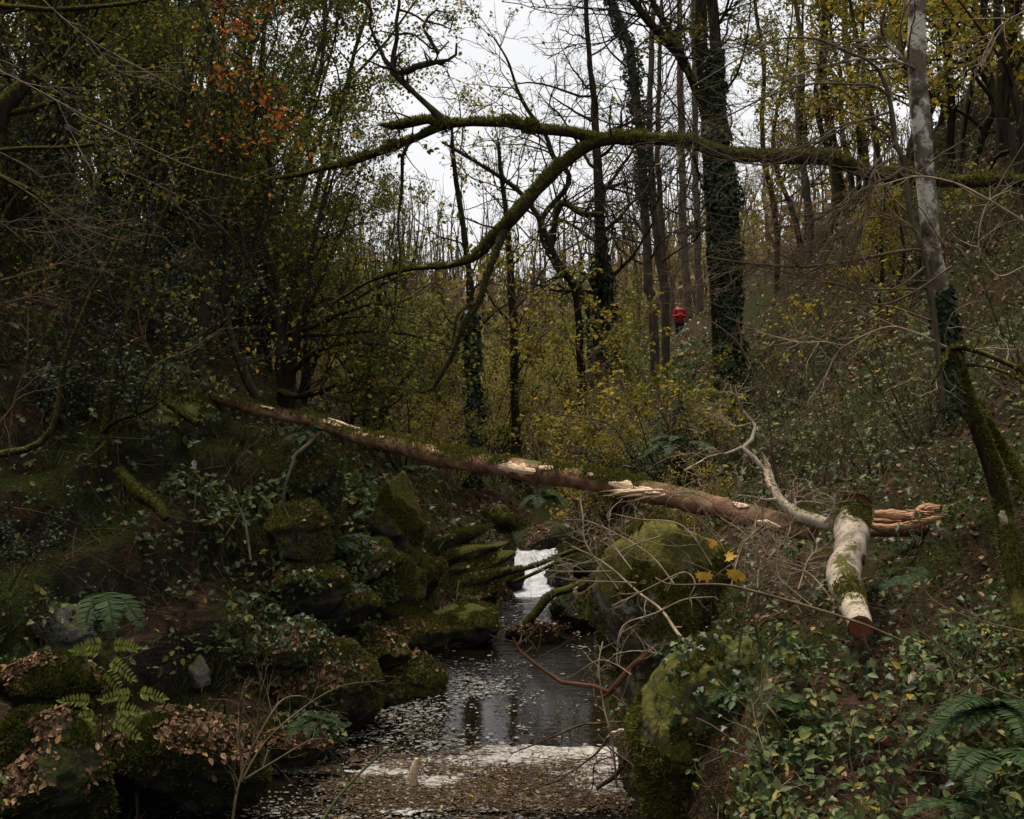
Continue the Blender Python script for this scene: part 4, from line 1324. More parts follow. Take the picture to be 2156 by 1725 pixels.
# --- pale log lying down the bank, sawn end towards the water
LG = [(1803, 1072, 9.1, 80), (1800, 1100, 9.0, 78), (1794, 1156, 8.55, 68), (1778, 1215, 8.1, 72), (1792, 1270, 7.7, 60), (1806, 1300, 7.45, 57), (1812, 1322, 7.32, 57)]
la, lb = limb(LG, 40, wob=0.15, seed=8)
lb = lb * 0.92
root = thing("sawn_log", "thick pale barked log with a red brown sawn end pointing down the right bank", "log", la[20])
tube_obj("log_body", la, lb * 1.04, M["birch"], root, 40, 0.17, 4.5)
T = unit(la[-1] - la[-2])
nv = unit(np.array([0, 0, 1.0]) - T * T[2]); bv = np.cross(T, nv)
mb = MB()
rings, sg = 9, 30
for e, sgn in ((-1, 1), (0, -1)):
    an = np.arange(sg) / sg * 2 * np.pi
    V = [la[e] + sgn * T * 0.006]
    for k in range(1, rings + 1):
        rr = lb[e] * 1.0 * k / rings
        V += list(la[e] + sgn * T * (0.006 - 0.02 * (k == rings)) + rr * (np.cos(an)[:, None] * nv + np.sin(an)[:, None] * bv) + sgn * T * 0.003 * np.sin(k * 2.5))
    Fc3 = np.array([[0, 1 + j, 1 + (j + 1) % sg] for j in range(sg)])
    Fq = np.array([[1 + (k - 1) * sg + j, 1 + k * sg + j, 1 + k * sg + (j + 1) % sg, 1 + (k - 1) * sg + (j + 1) % sg] for k in range(1, rings) for j in range(sg)])
    nn0 = mb.n
    mb.add(np.array(V), Fc3)
    mb.F.append(Fq + nn0); mb.M.append(np.zeros(len(Fq), np.int32))
    mb.M = [np.where((np.arange(len(f)) // sg) % 2 == 1, 1, 0).astype(np.int32) if f.shape[1] == 4 else np.zeros(len(f), np.int32) for f in mb.F]
    mb.build("cut_face", [M["cut_face"], M["cut_ring"]], root)
    mb = MB()
mb = MB()
moss_on(mb, la, lb * 1.02, 7000, 0.022, 0.012, 0.25, rng, 0.0, 0.16)
moss_on(mb, la, lb * 1.02, 2600, 0.02, 0.012, 0.1, rng, 0.62, 0.86)
mb.build("moss", M["moss"], root)
bark_patch(.4, .47, 60, 95, "dark_scar", "twig_dark", 0.004, 3, (la, lb))
bark_patch(.57, .62, 70, 95, "dark_scar", "twig_dark", 0.004, 5, (la, lb))

# --- pale broken limb standing up from the trunk's end
BR = [[(1752, 1106, 9.0, 30), (1728, 1100, 9.05, 29), (1703, 1092, 9.1, 28), (1668, 1078, 9.2, 27), (1640, 1047, 9.3, 23), (1622, 1012, 9.4, 19), (1616, 984, 9.45, 15), (1610, 968, 9.45, 8), (1605, 952, 9.45, 2)],
      [(1610, 990, 9.45, 10), (1592, 972, 9.5, 12), (1577, 954, 9.5, 11), (1563, 943, 9.5, 9), (1580, 931, 9.55, 9), (1592, 905, 9.6, 7), (1586, 889, 9.6, 6), (1568, 870, 9.65, 5), (1557, 858, 9.7, 5), (1554, 835, 9.7, 3), (1548, 815, 9.7, 2)],
      [(1580, 892, 9.6, 4), (1548, 898, 9.55, 3), (1520, 885, 9.5, 3), (1500, 870, 9.5, 2.5)],
      [(1560, 942, 9.5, 5), (1530, 955, 9.4, 5), (1495, 960, 9.3, 4), (1470, 975, 9.2, 3), (1440, 990, 9.1, 2)],
      [(1640, 1050, 9.3, 9), (1612, 1052, 9.2, 7), (1580, 1045, 9.15, 5), (1556, 1043, 9.1, 2)],
      [(1665, 1078, 9.2, 12), (1672, 1058, 9.25, 10), (1668, 1036, 9.3, 4)],
      [(1735, 1100, 9.0, 10), (1750, 1085, 8.95, 8), (1756, 1062, 8.9, 5), (1754, 1048, 8.9, 3)]]
root, PRb = tree("broken_limb", "bleached broken limb rising from the end of the fallen trunk with a snapped white tip", "branch", BR, "birch", seed=14, twigmat="twig_pale", limb_from=1,
                 spec=[dict(m=9, t0=.3, L=.42, ang=65, k=8, wig=.4, rr=.5, rmin=.003, up=.15), dict(m=4, lf=.5, ang=60, k=5, wig=.35, rr=.6, rmin=.0022)], bump=.28)
bark_patch(.66, .94, 20, 150, "torn_patch", "wood_pale", 0.004, 4, PRb[0])
# --- torn heartwood slab behind the log
root = thing("torn_heartwood", "long torn orange slab of split heartwood sticking out behind the sawn log", "log", PX(1900, 1095, 9.2))
for nm, pts, flat, tl in (("upper_strip", [(1812, 1082, 9.3, 14), (1870, 1084, 9.25, 18), (1920, 1086, 9.2, 22), (1955, 1076, 9.2, 28), (1982, 1072, 9.2, 20)], .5, 0),
                          ("lower_strip", [(1830, 1106, 9.2, 16), (1870, 1112, 9.15, 16), (1920, 1106, 9.1, 18), (1985, 1088, 9.1, 10)], .45, 1),
                          ("inner_strip", [(1820, 1096, 9.35, 12), (1890, 1098, 9.3, 12), (1970, 1084, 9.25, 12)], .5, 2)):
    a, b = limb(pts, 34, wob=.2, seed=30 + tl)
    mb = MB()
    tubes(mb, a, b, 16, 0, 0.35, 16, True)
    V = np.concatenate(mb.V)
    rr = rng.normal(size=2)
    mb.V = [v for v in mb.V]
    mb.build(nm, M["wood_torn"], root)
mb = MB()
for k in range(26):
    s0 = PX(rng.uniform(1900, 1978), rng.uniform(1066, 1104), 9.1 + rng.uniform(-.08, .08))
    e = s0 + np.array([rng.uniform(.05, .16), rng.uniform(-.03, .03), rng.uniform(-.02, .05)])
    tubes(mb, np.stack([s0, (s0 + e) / 2, e]), np.array([.008, .006, .001]), 4)
mb.build("splinters", M["wood_torn"], root)
tree("fallen_log", "red brown rotting log half sunk in the slope behind the torn slab", "log", [[(1830, 1122, 9.5, 20), (1900, 1120, 9.5, 26), (1960, 1112, 9.6, 28), (2010, 1085, 9.8, 26)]], "peeled", seed=77, moss=3000)

# --- spotted pale trunk at the right
SP = [[(2010, 880, 10.2, 36), (2003, 790, 10.2, 34), (1994, 680, 10.2, 35), (1974, 580, 10.1, 38), (1965, 545, 10.1, 38), (1958, 490, 10, 39), (1951, 385, 10, 41), (1944, 280, 10, 40), (1937, 175, 10, 39), (1930, 87, 10, 37), (1927, 0, 10, 36), (1922, -90, 10, 34), (1915, -260, 10, 30)],
      [(1934, 155, 10, 9), (1900, 120, 9.9, 9), (1875, 100, 9.9, 10), (1858, 78, 9.9, 11), (1838, 78, 9.9, 12), (1825, 95, 9.9, 8)],
      [(1938, 150, 10, 7), (1890, 128, 9.8, 6), (1820, 122, 9.6, 6), (1740, 140, 9.4, 5), (1660, 165, 9.2, 4), (1590, 215, 9.0, 3)]]
tree("spotted_tree", "straight pale spotted tree with grey bark patches standing at the right", "tree", SP, "spotted", seed=31, sides=18, bump=.13, ivy=[(0, 1700, 0.0, 0.24, .05, .05)], moss=250, twigmat="twig", limb_from=1,
     spec=[dict(m=12, t0=.2, L=.9, ang=50, k=9, wig=.14, rr=.5, rmin=.003), dict(m=4, lf=.5, ang=45, k=6, wig=.18, rr=.6, rmin=.002)])
SAP = [[(1985, 860, 9.6, 13), (1972, 700, 9.6, 13), (1955, 590, 9.6, 13), (1941, 525, 9.6, 12), (1913, 437, 9.6, 12), (1906, 350, 9.6, 12), (1884, 300, 9.6, 12), (1880, 255, 9.6, 12), (1873, 205, 9.6, 10), (1860, 165, 9.6, 9), (1835, 130, 9.5, 7), (1773, 105, 9.4, 6), (1720, 82, 9.3, 5), (1633, 84, 9.2, 4), (1545, 130, 9.0, 3.5), (1458, 182, 8.9, 2.5)],
       [(1874, 205, 9.6, 7), (1845, 182, 9.5, 6), (1790, 178, 9.3, 5), (1700, 178, 9.2, 5), (1600, 210, 9.1, 4), (1520, 250, 9.0, 3), (1440, 262, 8.9, 2)],
       [(1876, 235, 9.6, 7), (1845, 245, 9.5, 5), (1790, 262, 9.3, 4), (1720, 300, 9.2, 4), (1600, 330, 9.1, 3)],
       [(1881, 265, 9.6, 6), (1835, 250, 9.5, 5), (1760, 270, 9.3, 5), (1680, 330, 9.2, 4), (1600, 348, 9.1, 4), (1530, 330, 9, 3), (1440, 285, 8.9, 2)],
       [(1884, 300, 9.6, 6), (1830, 360, 9.3, 5), (1770, 430, 9.2, 4), (1700, 470, 9.1, 4), (1620, 480, 9.0, 3)],
       [(1906, 350, 9.6, 7), (1870, 375, 9.4, 6), (1830, 390, 9.2, 5), (1760, 440, 9.1, 4), (1690, 455, 9.0, 3)],
       [(1883, 330, 9.6, 6), (1835, 362, 9.3, 7), (1832, 400, 9.2, 7), (1815, 490, 9.1, 6), (1796, 525, 9.1, 5), (1788, 562, 9.1, 6)],
       [(1941, 525, 9.6, 7), (1890, 530, 9.4, 7), (1820, 545, 9.2, 7), (1700, 562, 9.1, 6), (1580, 555, 9.0, 5), (1480, 540, 8.9, 3)],
       [(1950, 560, 9.6, 6), (1900, 600, 9.4, 5), (1860, 610, 9.3, 4), (1760, 600, 9.1, 3), (1600, 560, 9, 2.5)]]
tree("sapling_tree", "thin reddish stemmed tree beside the spotted trunk throwing long bare twigs leftwards", "tree", SAP, "bark_bare", seed=33, sides=9, twigmat="twig", limb_from=0,
     spec=[dict(m=20, t0=.3, L=1.0, ang=38, k=10, wig=.16, rr=.45, rmin=.0026, dirb=(-.35, 0, -.1)), dict(m=5, lf=.5, ang=40, k=6, wig=.2, rr=.6, rmin=.002)])

# --- mossy stems in the right foreground
tree("mossy_tree", "leaning thickly mossed tree at the right edge with a flaked pale wound near its foot", "tree",
     [[(2175, 1420, 6.9, 40), (2145, 1296, 7.2, 36), (2133, 1226, 7.3, 36), (2120, 1156, 7.4, 36), (2109, 1085, 7.5, 35), (2095, 1015, 7.5, 35), (2074, 945, 7.5, 34), (2050, 875, 7.5, 29), (2034, 815, 7.5, 14), (2022, 760, 7.55, 10), (1998, 735, 7.6, 8)],
      [(2000, 735, 7.6, 11), (2035, 732, 7.5, 12), (2088, 750, 7.4, 12), (2155, 780, 7.3, 12), (2220, 800, 7.2, 10)],
      [(2000, 735, 7.6, 6), (1985, 765, 7.5, 5), (1975, 790, 7.5, 5), (1960, 810, 7.5, 3)],
      [(2035, 770, 7.5, 5), (2080, 772, 7.4, 7), (2130, 790, 7.3, 7), (2190, 830, 7.2, 6)]],
     "bark_mossy", seed=35, moss=9000, sides=14, twigmat="twig_pale", limb_from=1,
     spec=[dict(m=5, t0=.2, L=.45, ang=60, k=9, wig=.25, rr=.4, rmin=.003), dict(m=3, lf=.5, ang=50, k=6, wig=.25, rr=.6, rmin=.002)])
tree("mossy_tree", "second mossed stem slanting down behind the leaning one at the right edge", "tree",
     [[(2215, 1130, 7.4, 30), (2160, 1030, 7.6, 28), (2140, 991, 7.7, 26), (2109, 938, 7.8, 22), (2078, 885, 7.8, 14), (2060, 840, 7.9, 6)]], "bark_mossy", seed=36, moss=9000, sides=12)

# --- ivy column trunk and the tall trunks behind
TWB = [dict(m=16, t0=.25, L=3.2, ang=62, k=10, wig=.2, rr=.28, rmin=.02, up=.12), dict(m=7, lf=.5, ang=50, k=7, wig=.24, rr=.55, rmin=.010), dict(m=5, lf=.5, ang=45, k=5, wig=.25, rr=.6, rmin=.006)]


def tall(label, limbs, seed, spec=TWB, name="tall_tree", **kw):
    for l in limbs:                                        # every trunk starts in the ground
        u, v, Y, w = l[0]
        if l is limbs[0] or abs(u - limbs[0][0][0]) > 20 and v > 640 and Y == limbs[0][0][2] and len(l) < 5:
            zg = gp(upx(u, Y), Y)[2] - 0.25
            vg = V0 + (H - zg) / Y * F0
            if vg > v + 8:
                l.insert(0, (u + (l[0][0] - l[1][0]) * .3, vg, Y, w * 1.15))
    return tree(name, label, "tree", limbs, kw.pop("bark", "bark"), seed=seed, spec=spec, **kw)


tall("tall tree wrapped in a thick dark ivy column right of the person in red", [
    [(1565, 850, 24, 35), (1552, 800, 24, 32), (1542, 735, 24, 30), (1534, 600, 24, 29), (1526, 460, 24, 29), (1513, 330, 24, 27), (1508, 200, 24, 24), (1505, 87, 24, 24), (1500, 0, 24, 24), (1496, -120, 24, 22), (1490, -300, 24, 17)]],
     101, name="ivy_clad_tree", ivy=[(0, 15000, 0.0, 0.68, 0.17, 0.075)], spec=[dict(m=10, t0=.55, L=3.0, ang=60, k=9, wig=.2, rr=.3, rmin=.02), dict(m=7, lf=.5, ang=50, k=6, wig=.24, rr=.55, rmin=.01), dict(m=4, lf=.5, ang=45, k=5, wig=.25, rr=.6, rmin=.006)], nleaf=1200, leaf="hazel", lsize=.09)
tall("dark straight tree close against the left of the ivy column", [[(1512, 700, 25.5, 24), (1500, 500, 25.5, 24), (1490, 300, 25.5, 24), (1482, 182, 25.5, 25), (1475, 105, 25.5, 24), (1475, 0, 25.5, 24), (1478, -200, 25.5, 18)],
     [(1481, 235, 25.5, 16), (1440, 130, 25.5, 17), (1423, 105, 25.3, 17), (1376, 55, 25, 18), (1330, 0, 24.8, 16), (1285, -70, 24.6, 12)], [(1440, 135, 25.5, 12), (1405, 60, 25.8, 12), (1376, 10, 26, 12), (1340, -60, 26, 10)]], 102, moss=700)
tall("trunk pair member with brown bark standing tallest in the middle distance right of the gap", [[(1376, 640, 33, 20), (1365, 600, 33, 19), (1356, 430, 33, 19), (1348, 300, 33, 19), (1342, 230, 33, 19), (1325, 100, 33, 19), (1300, 40, 33, 16), (1280, -10, 33, 14), (1255, -80, 33, 10)]], 103, bark="bark_bare", ivy=[(0, 3000, .45, .95, .13, .09)])
tall("thinner brown trunk twinned with the tallest one behind the arching bough", [[(1398, 640, 35, 16), (1386, 540, 35, 15), (1374, 400, 35, 14), (1368, 250, 35, 13), (1372, 100, 35, 12), (1380, -100, 35, 8)]], 104, bark="bark_bare")
tall("slim bare trunk just left of the person in red", [[(1402, 640, 38, 14), (1396, 520, 38, 13), (1388, 385, 38, 12), (1384, 330, 38, 12), (1388, 150, 38, 9), (1395, -50, 38, 6)]], 105, bark="bark_bare")
tall("broad grey trunk directly behind the person in red", [[(1452, 712, 57, 20), (1447, 620, 57, 18), (1440, 500, 57, 17), (1436, 330, 57, 16), (1432, 150, 57, 14), (1430, -50, 57, 10)]], 106, bark="bark_bare")
tall("grey trunk between the person in red and the ivy column", [[(1478, 716, 50, 18), (1470, 560, 50, 16), (1466, 420, 50, 15), (1463, 250, 50, 13), (1460, -50, 50, 9)]], 107, bark="bark_bare")
tall("ivy bearded trunk behind the fork of the arching bough", [[(1272, 640, 30, 26), (1266, 560, 30, 24), (1263, 420, 30, 22), (1256, 330, 30, 19), (1252, 230, 30, 15), (1244, 150, 30, 12), (1238, 90, 30, 11), (1234, 0, 30, 9), (1232, -120, 30, 6)]], 108, name="ivy_clad_tree",
     ivy=[(0, 5200, 0.0, 0.40, .22, .09)], spec=[dict(m=26, t0=.25, L=3.6, ang=72, k=11, wig=.17, rr=.42, rmin=.022, up=.04), dict(m=8, lf=.5, ang=50, k=7, wig=.24, rr=.55, rmin=.010), dict(m=5, lf=.5, ang=45, k=5, wig=.25, rr=.6, rmin=.006)])
tall("bare crowned slim tree just left of the bough's fork", [[(1215, 640, 31, 16), (1170, 560, 31, 14), (1140, 470, 31, 13), (1200, 380, 31, 11), (1165, 330, 31, 11), (1150, 285, 31, 10), (1113, 235, 31, 9), (1090, 190, 31, 7), (1070, 130, 31, 5), (1040, 80, 31, 3)]], 109, spec=[dict(m=18, t0=.4, L=3.0, ang=50, k=9, wig=.2, rr=.4, rmin=.014, up=.2), dict(m=6, lf=.5, ang=45, k=6, wig=.25, rr=.55, rmin=.008), dict(m=4, lf=.5, ang=45, k=5, wig=.25, rr=.6, rmin=.005)], nleaf=420, leaf="yellow", lsize=.11)
tall("crooked mossy tree whose limb sweeps left under the bough", [[(1260, 760, 27, 16), (1235, 640, 27, 15), (1180, 560, 27, 14), (1150, 500, 27, 12), (1128, 450, 27, 11), (1090, 400, 27, 10), (1000, 340, 27, 8), (930, 300, 27, 5)],
     [(1160, 520, 27, 12), (1180, 430, 27, 14), (1225, 450, 26.6, 13), (1270, 452, 26.4, 10)]], 110, moss=500)
tall("ivy wrapped trunk rising from the yellow understory left of centre", [[(996, 950, 25, 22), (998, 880, 25, 20), (996, 780, 25, 17), (992, 690, 25, 16), (985, 560, 25, 14), (968, 430, 25, 12), (955, 330, 25, 9), (950, 250, 25, 5)]], 111, name="ivy_clad_tree", ivy=[(0, 2600, .0, .50, .16, .10)],
     spec=[dict(m=16, t0=.3, L=2.6, ang=55, k=9, wig=.2, rr=.35, rmin=.014, up=.2), dict(m=6, lf=.5, ang=45, k=6, wig=.25, rr=.55, rmin=.008), dict(m=4, lf=.5, ang=45, k=5, wig=.25, rr=.6, rmin=.005)], nleaf=500, leaf="understory", lsize=.09)
tall("dark trunk standing in the sky gap just right of the hanging limb", [[(1086, 950, 27, 20), (1084, 860, 27, 18), (1082, 740, 27, 17), (1079, 640, 27, 16), (1075, 560, 27, 14), (1068, 470, 27, 12), (1056, 380, 27, 9), (1050, 300, 27, 5)]], 112, moss=300,
     spec=[dict(m=18, t0=.3, L=2.6, ang=58, k=9, wig=.2, rr=.35, rmin=.014, up=.2), dict(m=6, lf=.5, ang=45, k=6, wig=.25, rr=.55, rmin=.008), dict(m=4, lf=.5, ang=45, k=5, wig=.25, rr=.6, rmin=.005)], nleaf=700, leaf="understory", lsize=.09)
tall("pair of thin dark trunks low at the left of the valley floor", [[(768, 905, 24, 14), (772, 850, 24, 14), (780, 780, 24, 13), (790, 700, 24, 11), (800, 600, 24, 8)], [(740, 905, 24, 10), (745, 840, 24, 10), (742, 760, 24, 8)], [(800, 905, 24, 11), (812, 850, 24, 10), (850, 800, 24, 8), (880, 770, 24, 5)]], 113,
     spec=[dict(m=9, t0=.3, L=2.0, ang=58, k=9, wig=.22, rr=.4, rmin=.012, up=.15), dict(m=6, lf=.5, ang=45, k=6, wig=.25, rr=.55, rmin=.007), dict(m=4, lf=.5, ang=45, k=5, wig=.25, rr=.6, rmin=.005)], nleaf=1200, leaf="hazel", lsize=.075)
for i, (u0, u1, w, Y, lab) in enumerate([(1636, 1600, 13, 38, "slim trunk seen below the bough right of the ivy column"), (1702, 1680, 15, 34, "grey trunk low on the right slope under the thick part of the bough"), 
                                         (1760, 1730, 20, 33, "dark trunk among yellow leaves above the bough at right"), (1825, 1770, 16, 36, "slim trunk left of the spotted tree up on the slope")]):
    x = upx(u0, Y); z0 = gp(x, Y)[2] - .2
    v0_ = V0 + (H - z0) / Y * F0
    tall(lab, [[(u0, v0_, Y, w), (u0 * .75 + u1 * .25 + 7, v0_ - 160, Y, w * .9), (u0 * .4 + u1 * .6 - 9, v0_ - 330, Y, w * .8), (u1 + 8, v0_ - 500, Y, w * .7), (u1 - 12, v0_ - 650, Y, w * .55), (u1 - 2, v0_ - 900, Y, w * .35)]], 130 + i, bark="bark_bare" if i % 2 else "bark_mossy", nleaf=2600, leaf="hazel" if i in (0, 5) else "yellow", lsize=.11)

# --- left bank trees
LSP = [dict(m=13, t0=.35, L=1.7, ang=48, k=9, wig=.2, rr=.4, rmin=.006, up=.2), dict(m=6, lf=.5, ang=50, k=6, wig=.25, rr=.55, rmin=.0035), dict(m=4, lf=.5, ang=50, k=5, wig=.28, rr=.6, rmin=.0025)]
tree("hazel_tree", "dark many stemmed tree on the left bank with mossy limbs reaching level to the right", "tree", [
    [(600, 880, 17.4, 46), (602, 823, 17.4, 40), (594, 760, 17.4, 28), (588, 700, 17.4, 22), (591, 630, 17.4, 19), (577, 571, 17.4, 15), (567, 542, 17.4, 13), (556, 490, 17.4, 11), (575, 400, 17.4, 9), (560, 300, 17.4, 7)],
    [(606, 830, 17.4, 30), (616, 735, 17.2, 25), (640, 665, 17.1, 18), (654, 613, 17, 13), (650, 560, 17, 11), (668, 480, 17, 9), (690, 380, 17, 7), (720, 250, 17, 4)],
    [(608, 705, 17.3, 13), (660, 688, 17, 11), (720, 660, 16.6, 9), (790, 640, 16.3, 7), (850, 648, 16, 4)],
    [(616, 715, 17.2, 12), (650, 704, 17, 11), (690, 706, 16.7, 10), (795, 697, 16.2, 8), (900, 714, 15.8, 5), (960, 735, 15.6, 3)],
    [(618, 780, 17.2, 14), (665, 742, 16.8, 11), (733, 721, 16.5, 9), (800, 725, 16.2, 6), (860, 745, 16, 3)],
    [(590, 825, 17.2, 14), (620, 835, 16.8, 14), (647, 830, 16.6, 14), (686, 819, 16.4, 12), (707, 808, 16.3, 6)],
    [(640, 660, 17.1, 11), (690, 628, 16.8, 10), (733, 637, 16.6, 8), (800, 600, 16.3, 6), (860, 575, 16.2, 4)],
    [(590, 640, 17.4, 10), (555, 600, 17.6, 9), (520, 540, 17.8, 8), (500, 450, 18, 6), (470, 350, 18, 4)]], "bark", seed=41, moss=500, sides=12, spec=LSP, nleaf=2600, leaf="hazel", lsize=.06)
tree("hazel_tree", "slim tree on the left slope splitting into three upright stems under orange leaves", "tree", [
    [(410, 815, 15.2, 22), (420, 718, 15.2, 21), (430, 630, 15.2, 20), (437, 560, 15.2, 19), (441, 525, 15.2, 19), (451, 472, 15.2, 18), (455, 440, 15.2, 13), (462, 350, 15.2, 10), (460, 300, 15.2, 9), (445, 180, 15.2, 6), (450, 60, 15.2, 4)],
    [(450, 470, 15.2, 13), (434, 437, 15.1, 11), (427, 350, 15, 10), (402, 280, 15, 8), (390, 220, 15, 7), (386, 140, 15, 5), (360, 40, 15, 3)],
    [(452, 475, 15.2, 14), (469, 437, 15.3, 12), (497, 385, 15.4, 11), (521, 332, 15.5, 10), (535, 262, 15.5, 8), (541, 175, 15.5, 7), (521, 130, 15.5, 5), (486, 105, 15.5, 3)],
    [(541, 180, 15.5, 6), (560, 130, 15.5, 5), (585, 70, 15.5, 4), (575, 0, 15.5, 3)]], "bark", seed=42, moss=500, spec=LSP, nleaf=1500, leaf="hazel", lsize=.055)
tree("hazel_tree", "crooked mossy stem in the dark left slope beside the forked small branch", "tree", [
    [(212, 985, 12.6, 24), (217, 960, 12.6, 20), (224, 893, 12.6, 17), (245, 770, 12.6, 16), (266, 683, 12.6, 15), (287, 578, 12.6, 13), (308, 525, 12.6, 11), (353, 437, 12.6, 9), (372, 380, 12.6, 7), (420, 280, 12.6, 5), (440, 160, 12.6, 3)],
    [(217, 912, 12.6, 12), (245, 886, 12.4, 10), (308, 865, 12.2, 8), (350, 837, 12, 6), (385, 795, 11.9, 5), (413, 756, 11.8, 3)]], "bark_mossy", seed=43, moss=1200, spec=LSP, nleaf=900, leaf="hazel", lsize=.05)
tree("hazel_tree", "curved mossy stem sweeping up from the left edge of the dark slope", "tree", [
    [(-60, 965, 10.8, 15), (0, 956, 10.8, 15), (70, 942, 10.8, 14), (112, 903, 10.8, 12), (124, 840, 10.8, 10), (140, 753, 10.8, 9), (165, 683, 10.8, 8), (190, 620, 10.8, 7), (224, 560, 10.8, 6), (262, 470, 10.8, 5), (290, 385, 10.8, 4), (340, 262, 10.8, 3)]], "bark_mossy", seed=44, moss=1200, spec=LSP[:2])
tree("hazel_tree", "thick dark tree base at the upper left edge sending mossy limbs rightwards", "tree", [
    [(-60, 420, 13, 60), (0, 240, 13, 46), (40, 190, 13, 34), (80, 150, 13, 20), (140, 90, 13, 12)], [(0, 240, 13, 18), (60, 232, 13, 14), (110, 215, 13, 10), (180, 205, 13, 7)],
    [(-30, 12, 12.6, 14), (50, 16, 12.6, 12), (105, 21, 12.6, 11), (210, 14, 12.6, 10), (304, 3, 12.6, 8), (400, -20, 12.6, 5)],
    [(-30, 320, 12.2, 10), (0, 317, 12.2, 10), (60, 312, 12.1, 9), (122, 311, 12, 9), (203, 301, 11.9, 8), (262, 266, 11.9, 7), (315, 220, 11.9, 4), (345, 195, 11.9, 2)],
    [(-20, 360, 12.6, 14), (60, 400, 12.6, 12), (110, 415, 12.6, 9), (170, 412, 12.6, 5)]], "bark_mossy", seed=45, moss=900, spec=[dict(m=8, t0=.3, L=1.4, ang=50, k=8, wig=.25, rr=.35, rmin=.004), dict(m=5, lf=.5, ang=50, k=6, wig=.25, rr=.55, rmin=.0028)], nleaf=1000, lsize=.05)
tree("hazel_tree", "slim pale striped stem leaning between the upright forked tree and the many stemmed one", "tree", [
    [(545, 840, 15.6, 22), (520, 800, 15.6, 20), (496, 740, 15.6, 15), (480, 680, 15.6, 12), (470, 600, 15.6, 11), (478, 500, 15.6, 9), (470, 420, 15.6, 7), (490, 300, 15.6, 5), (480, 150, 15.6, 3)],
    [(472, 640, 15.6, 9), (500, 590, 15.4, 8), (525, 540, 15.3, 7), (560, 430, 15.2, 5), (600, 330, 15.2, 3)]], "bark", seed=46, spec=LSP, nleaf=1400, leaf="hazel", lsize=.055)
tree("fallen_log", "thin snapped mossy log slanting down the dark left slope with a pale broken middle", "log", [[(185, 700, 14.4, 12), (215, 728, 14.2, 14), (238, 763, 14, 14), (280, 798, 13.8, 15), (332, 837, 13.6, 15), (385, 872, 13.4, 16), (416, 893, 13.3, 14)]], "bark_mossy", seed=47, moss=2500)
tree("dead_branch", "dangling dead branch with a kinked tail hanging below the fallen trunk at left", "branch", [[(672, 912, 13.4, 10), (650, 935, 13.3, 9), (623, 956, 13.2, 8), (609, 998, 13.1, 7), (598, 1033, 13, 6), (599, 1085, 13, 5), (605, 1131, 12.9, 3)], [(600, 1030, 13, 5), (596, 1060, 12.95, 4), (608, 1090, 12.9, 2)]], "bark_bare", seed=48)
tree("dead_branch", "straight dead stick leaning on the mossy left bank below the dangling branch", "branch", [[(480, 1020, 12.5, 4), (500, 1060, 12.4, 5), (516, 1100, 12.3, 6), (524, 1150, 12.2, 6), (528, 1180, 12.1, 4)], [(502, 1066, 12.4, 4), (505, 1035, 12.35, 3), (500, 1005, 12.3, 2)]], "bark_bare", seed=49)
tree("tree_root", "thick mossy root running down into the bank at the left", "root", [[(245, 990, 11.6, 22), (285, 1035, 11.5, 30), (325, 1060, 11.4, 28), (350, 1095, 11.3, 16)]], "bark_mossy", seed=50, moss=3000)

# --- branches in and over the water
tree("fallen_branch", "mossy kinked log leaning from the stream rock up to the right bank", "log", [[(1098, 1330, 15.9, 12), (1106, 1317, 15.9, 15), (1134, 1285, 15.9, 17), (1150, 1262, 15.9, 18), (1165, 1250, 15.9, 18), (1197, 1240, 16, 16), (1235, 1222, 16.2, 14)]], "bark_mossy", seed=51, moss=2600)
tree("fallen_branch", "upper of two mossy poles lying across the white cascade", "log", [[(1064, 1209, 18.6, 9), (1095, 1200, 18.6, 11), (1127, 1191, 18.6, 11), (1160, 1178, 18.7, 10), (1201, 1161, 18.8, 9), (1240, 1150, 18.9, 6)], [(1064, 1209, 18.6, 8), (1040, 1214, 18.6, 7), (1015, 1208, 18.6, 4)]], "bark_mossy", seed=52, moss=1500)
tree("fallen_branch", "lower thinner pole across the white cascade", "log", [[(1080, 1226, 18.4, 8), (1100, 1218, 18.4, 8), (1145, 1198, 18.4, 7), (1185, 1178, 18.5, 6), (1230, 1165, 18.6, 4)]], "bark_mossy", seed=53, moss=900)
lr, _ = tree("broken_log", "short broken log with a ragged orange end jutting out left of the huge boulder", "log", [[(1216, 1243, 13.2, 12), (1240, 1228, 13.1, 17), (1259, 1215, 13, 17), (1283, 1206, 12.9, 16), (1310, 1203, 12.8, 14)]], "bark", seed=54)
mb = MB()
for k in range(14):
    s0 = PX(1219 + rng.uniform(-3, 4), 1243 + rng.uniform(-6, 7), 13.18)
    e = s0 + np.array([-rng.uniform(.02, .07), -.02, -rng.uniform(-.02, .05)])
    tubes(mb, np.stack([s0 + [.05, 0, .02], s0, e]), np.array([.012, .012, .002]), 4)
mb.build("splinters", M["wood_pale"], lr)
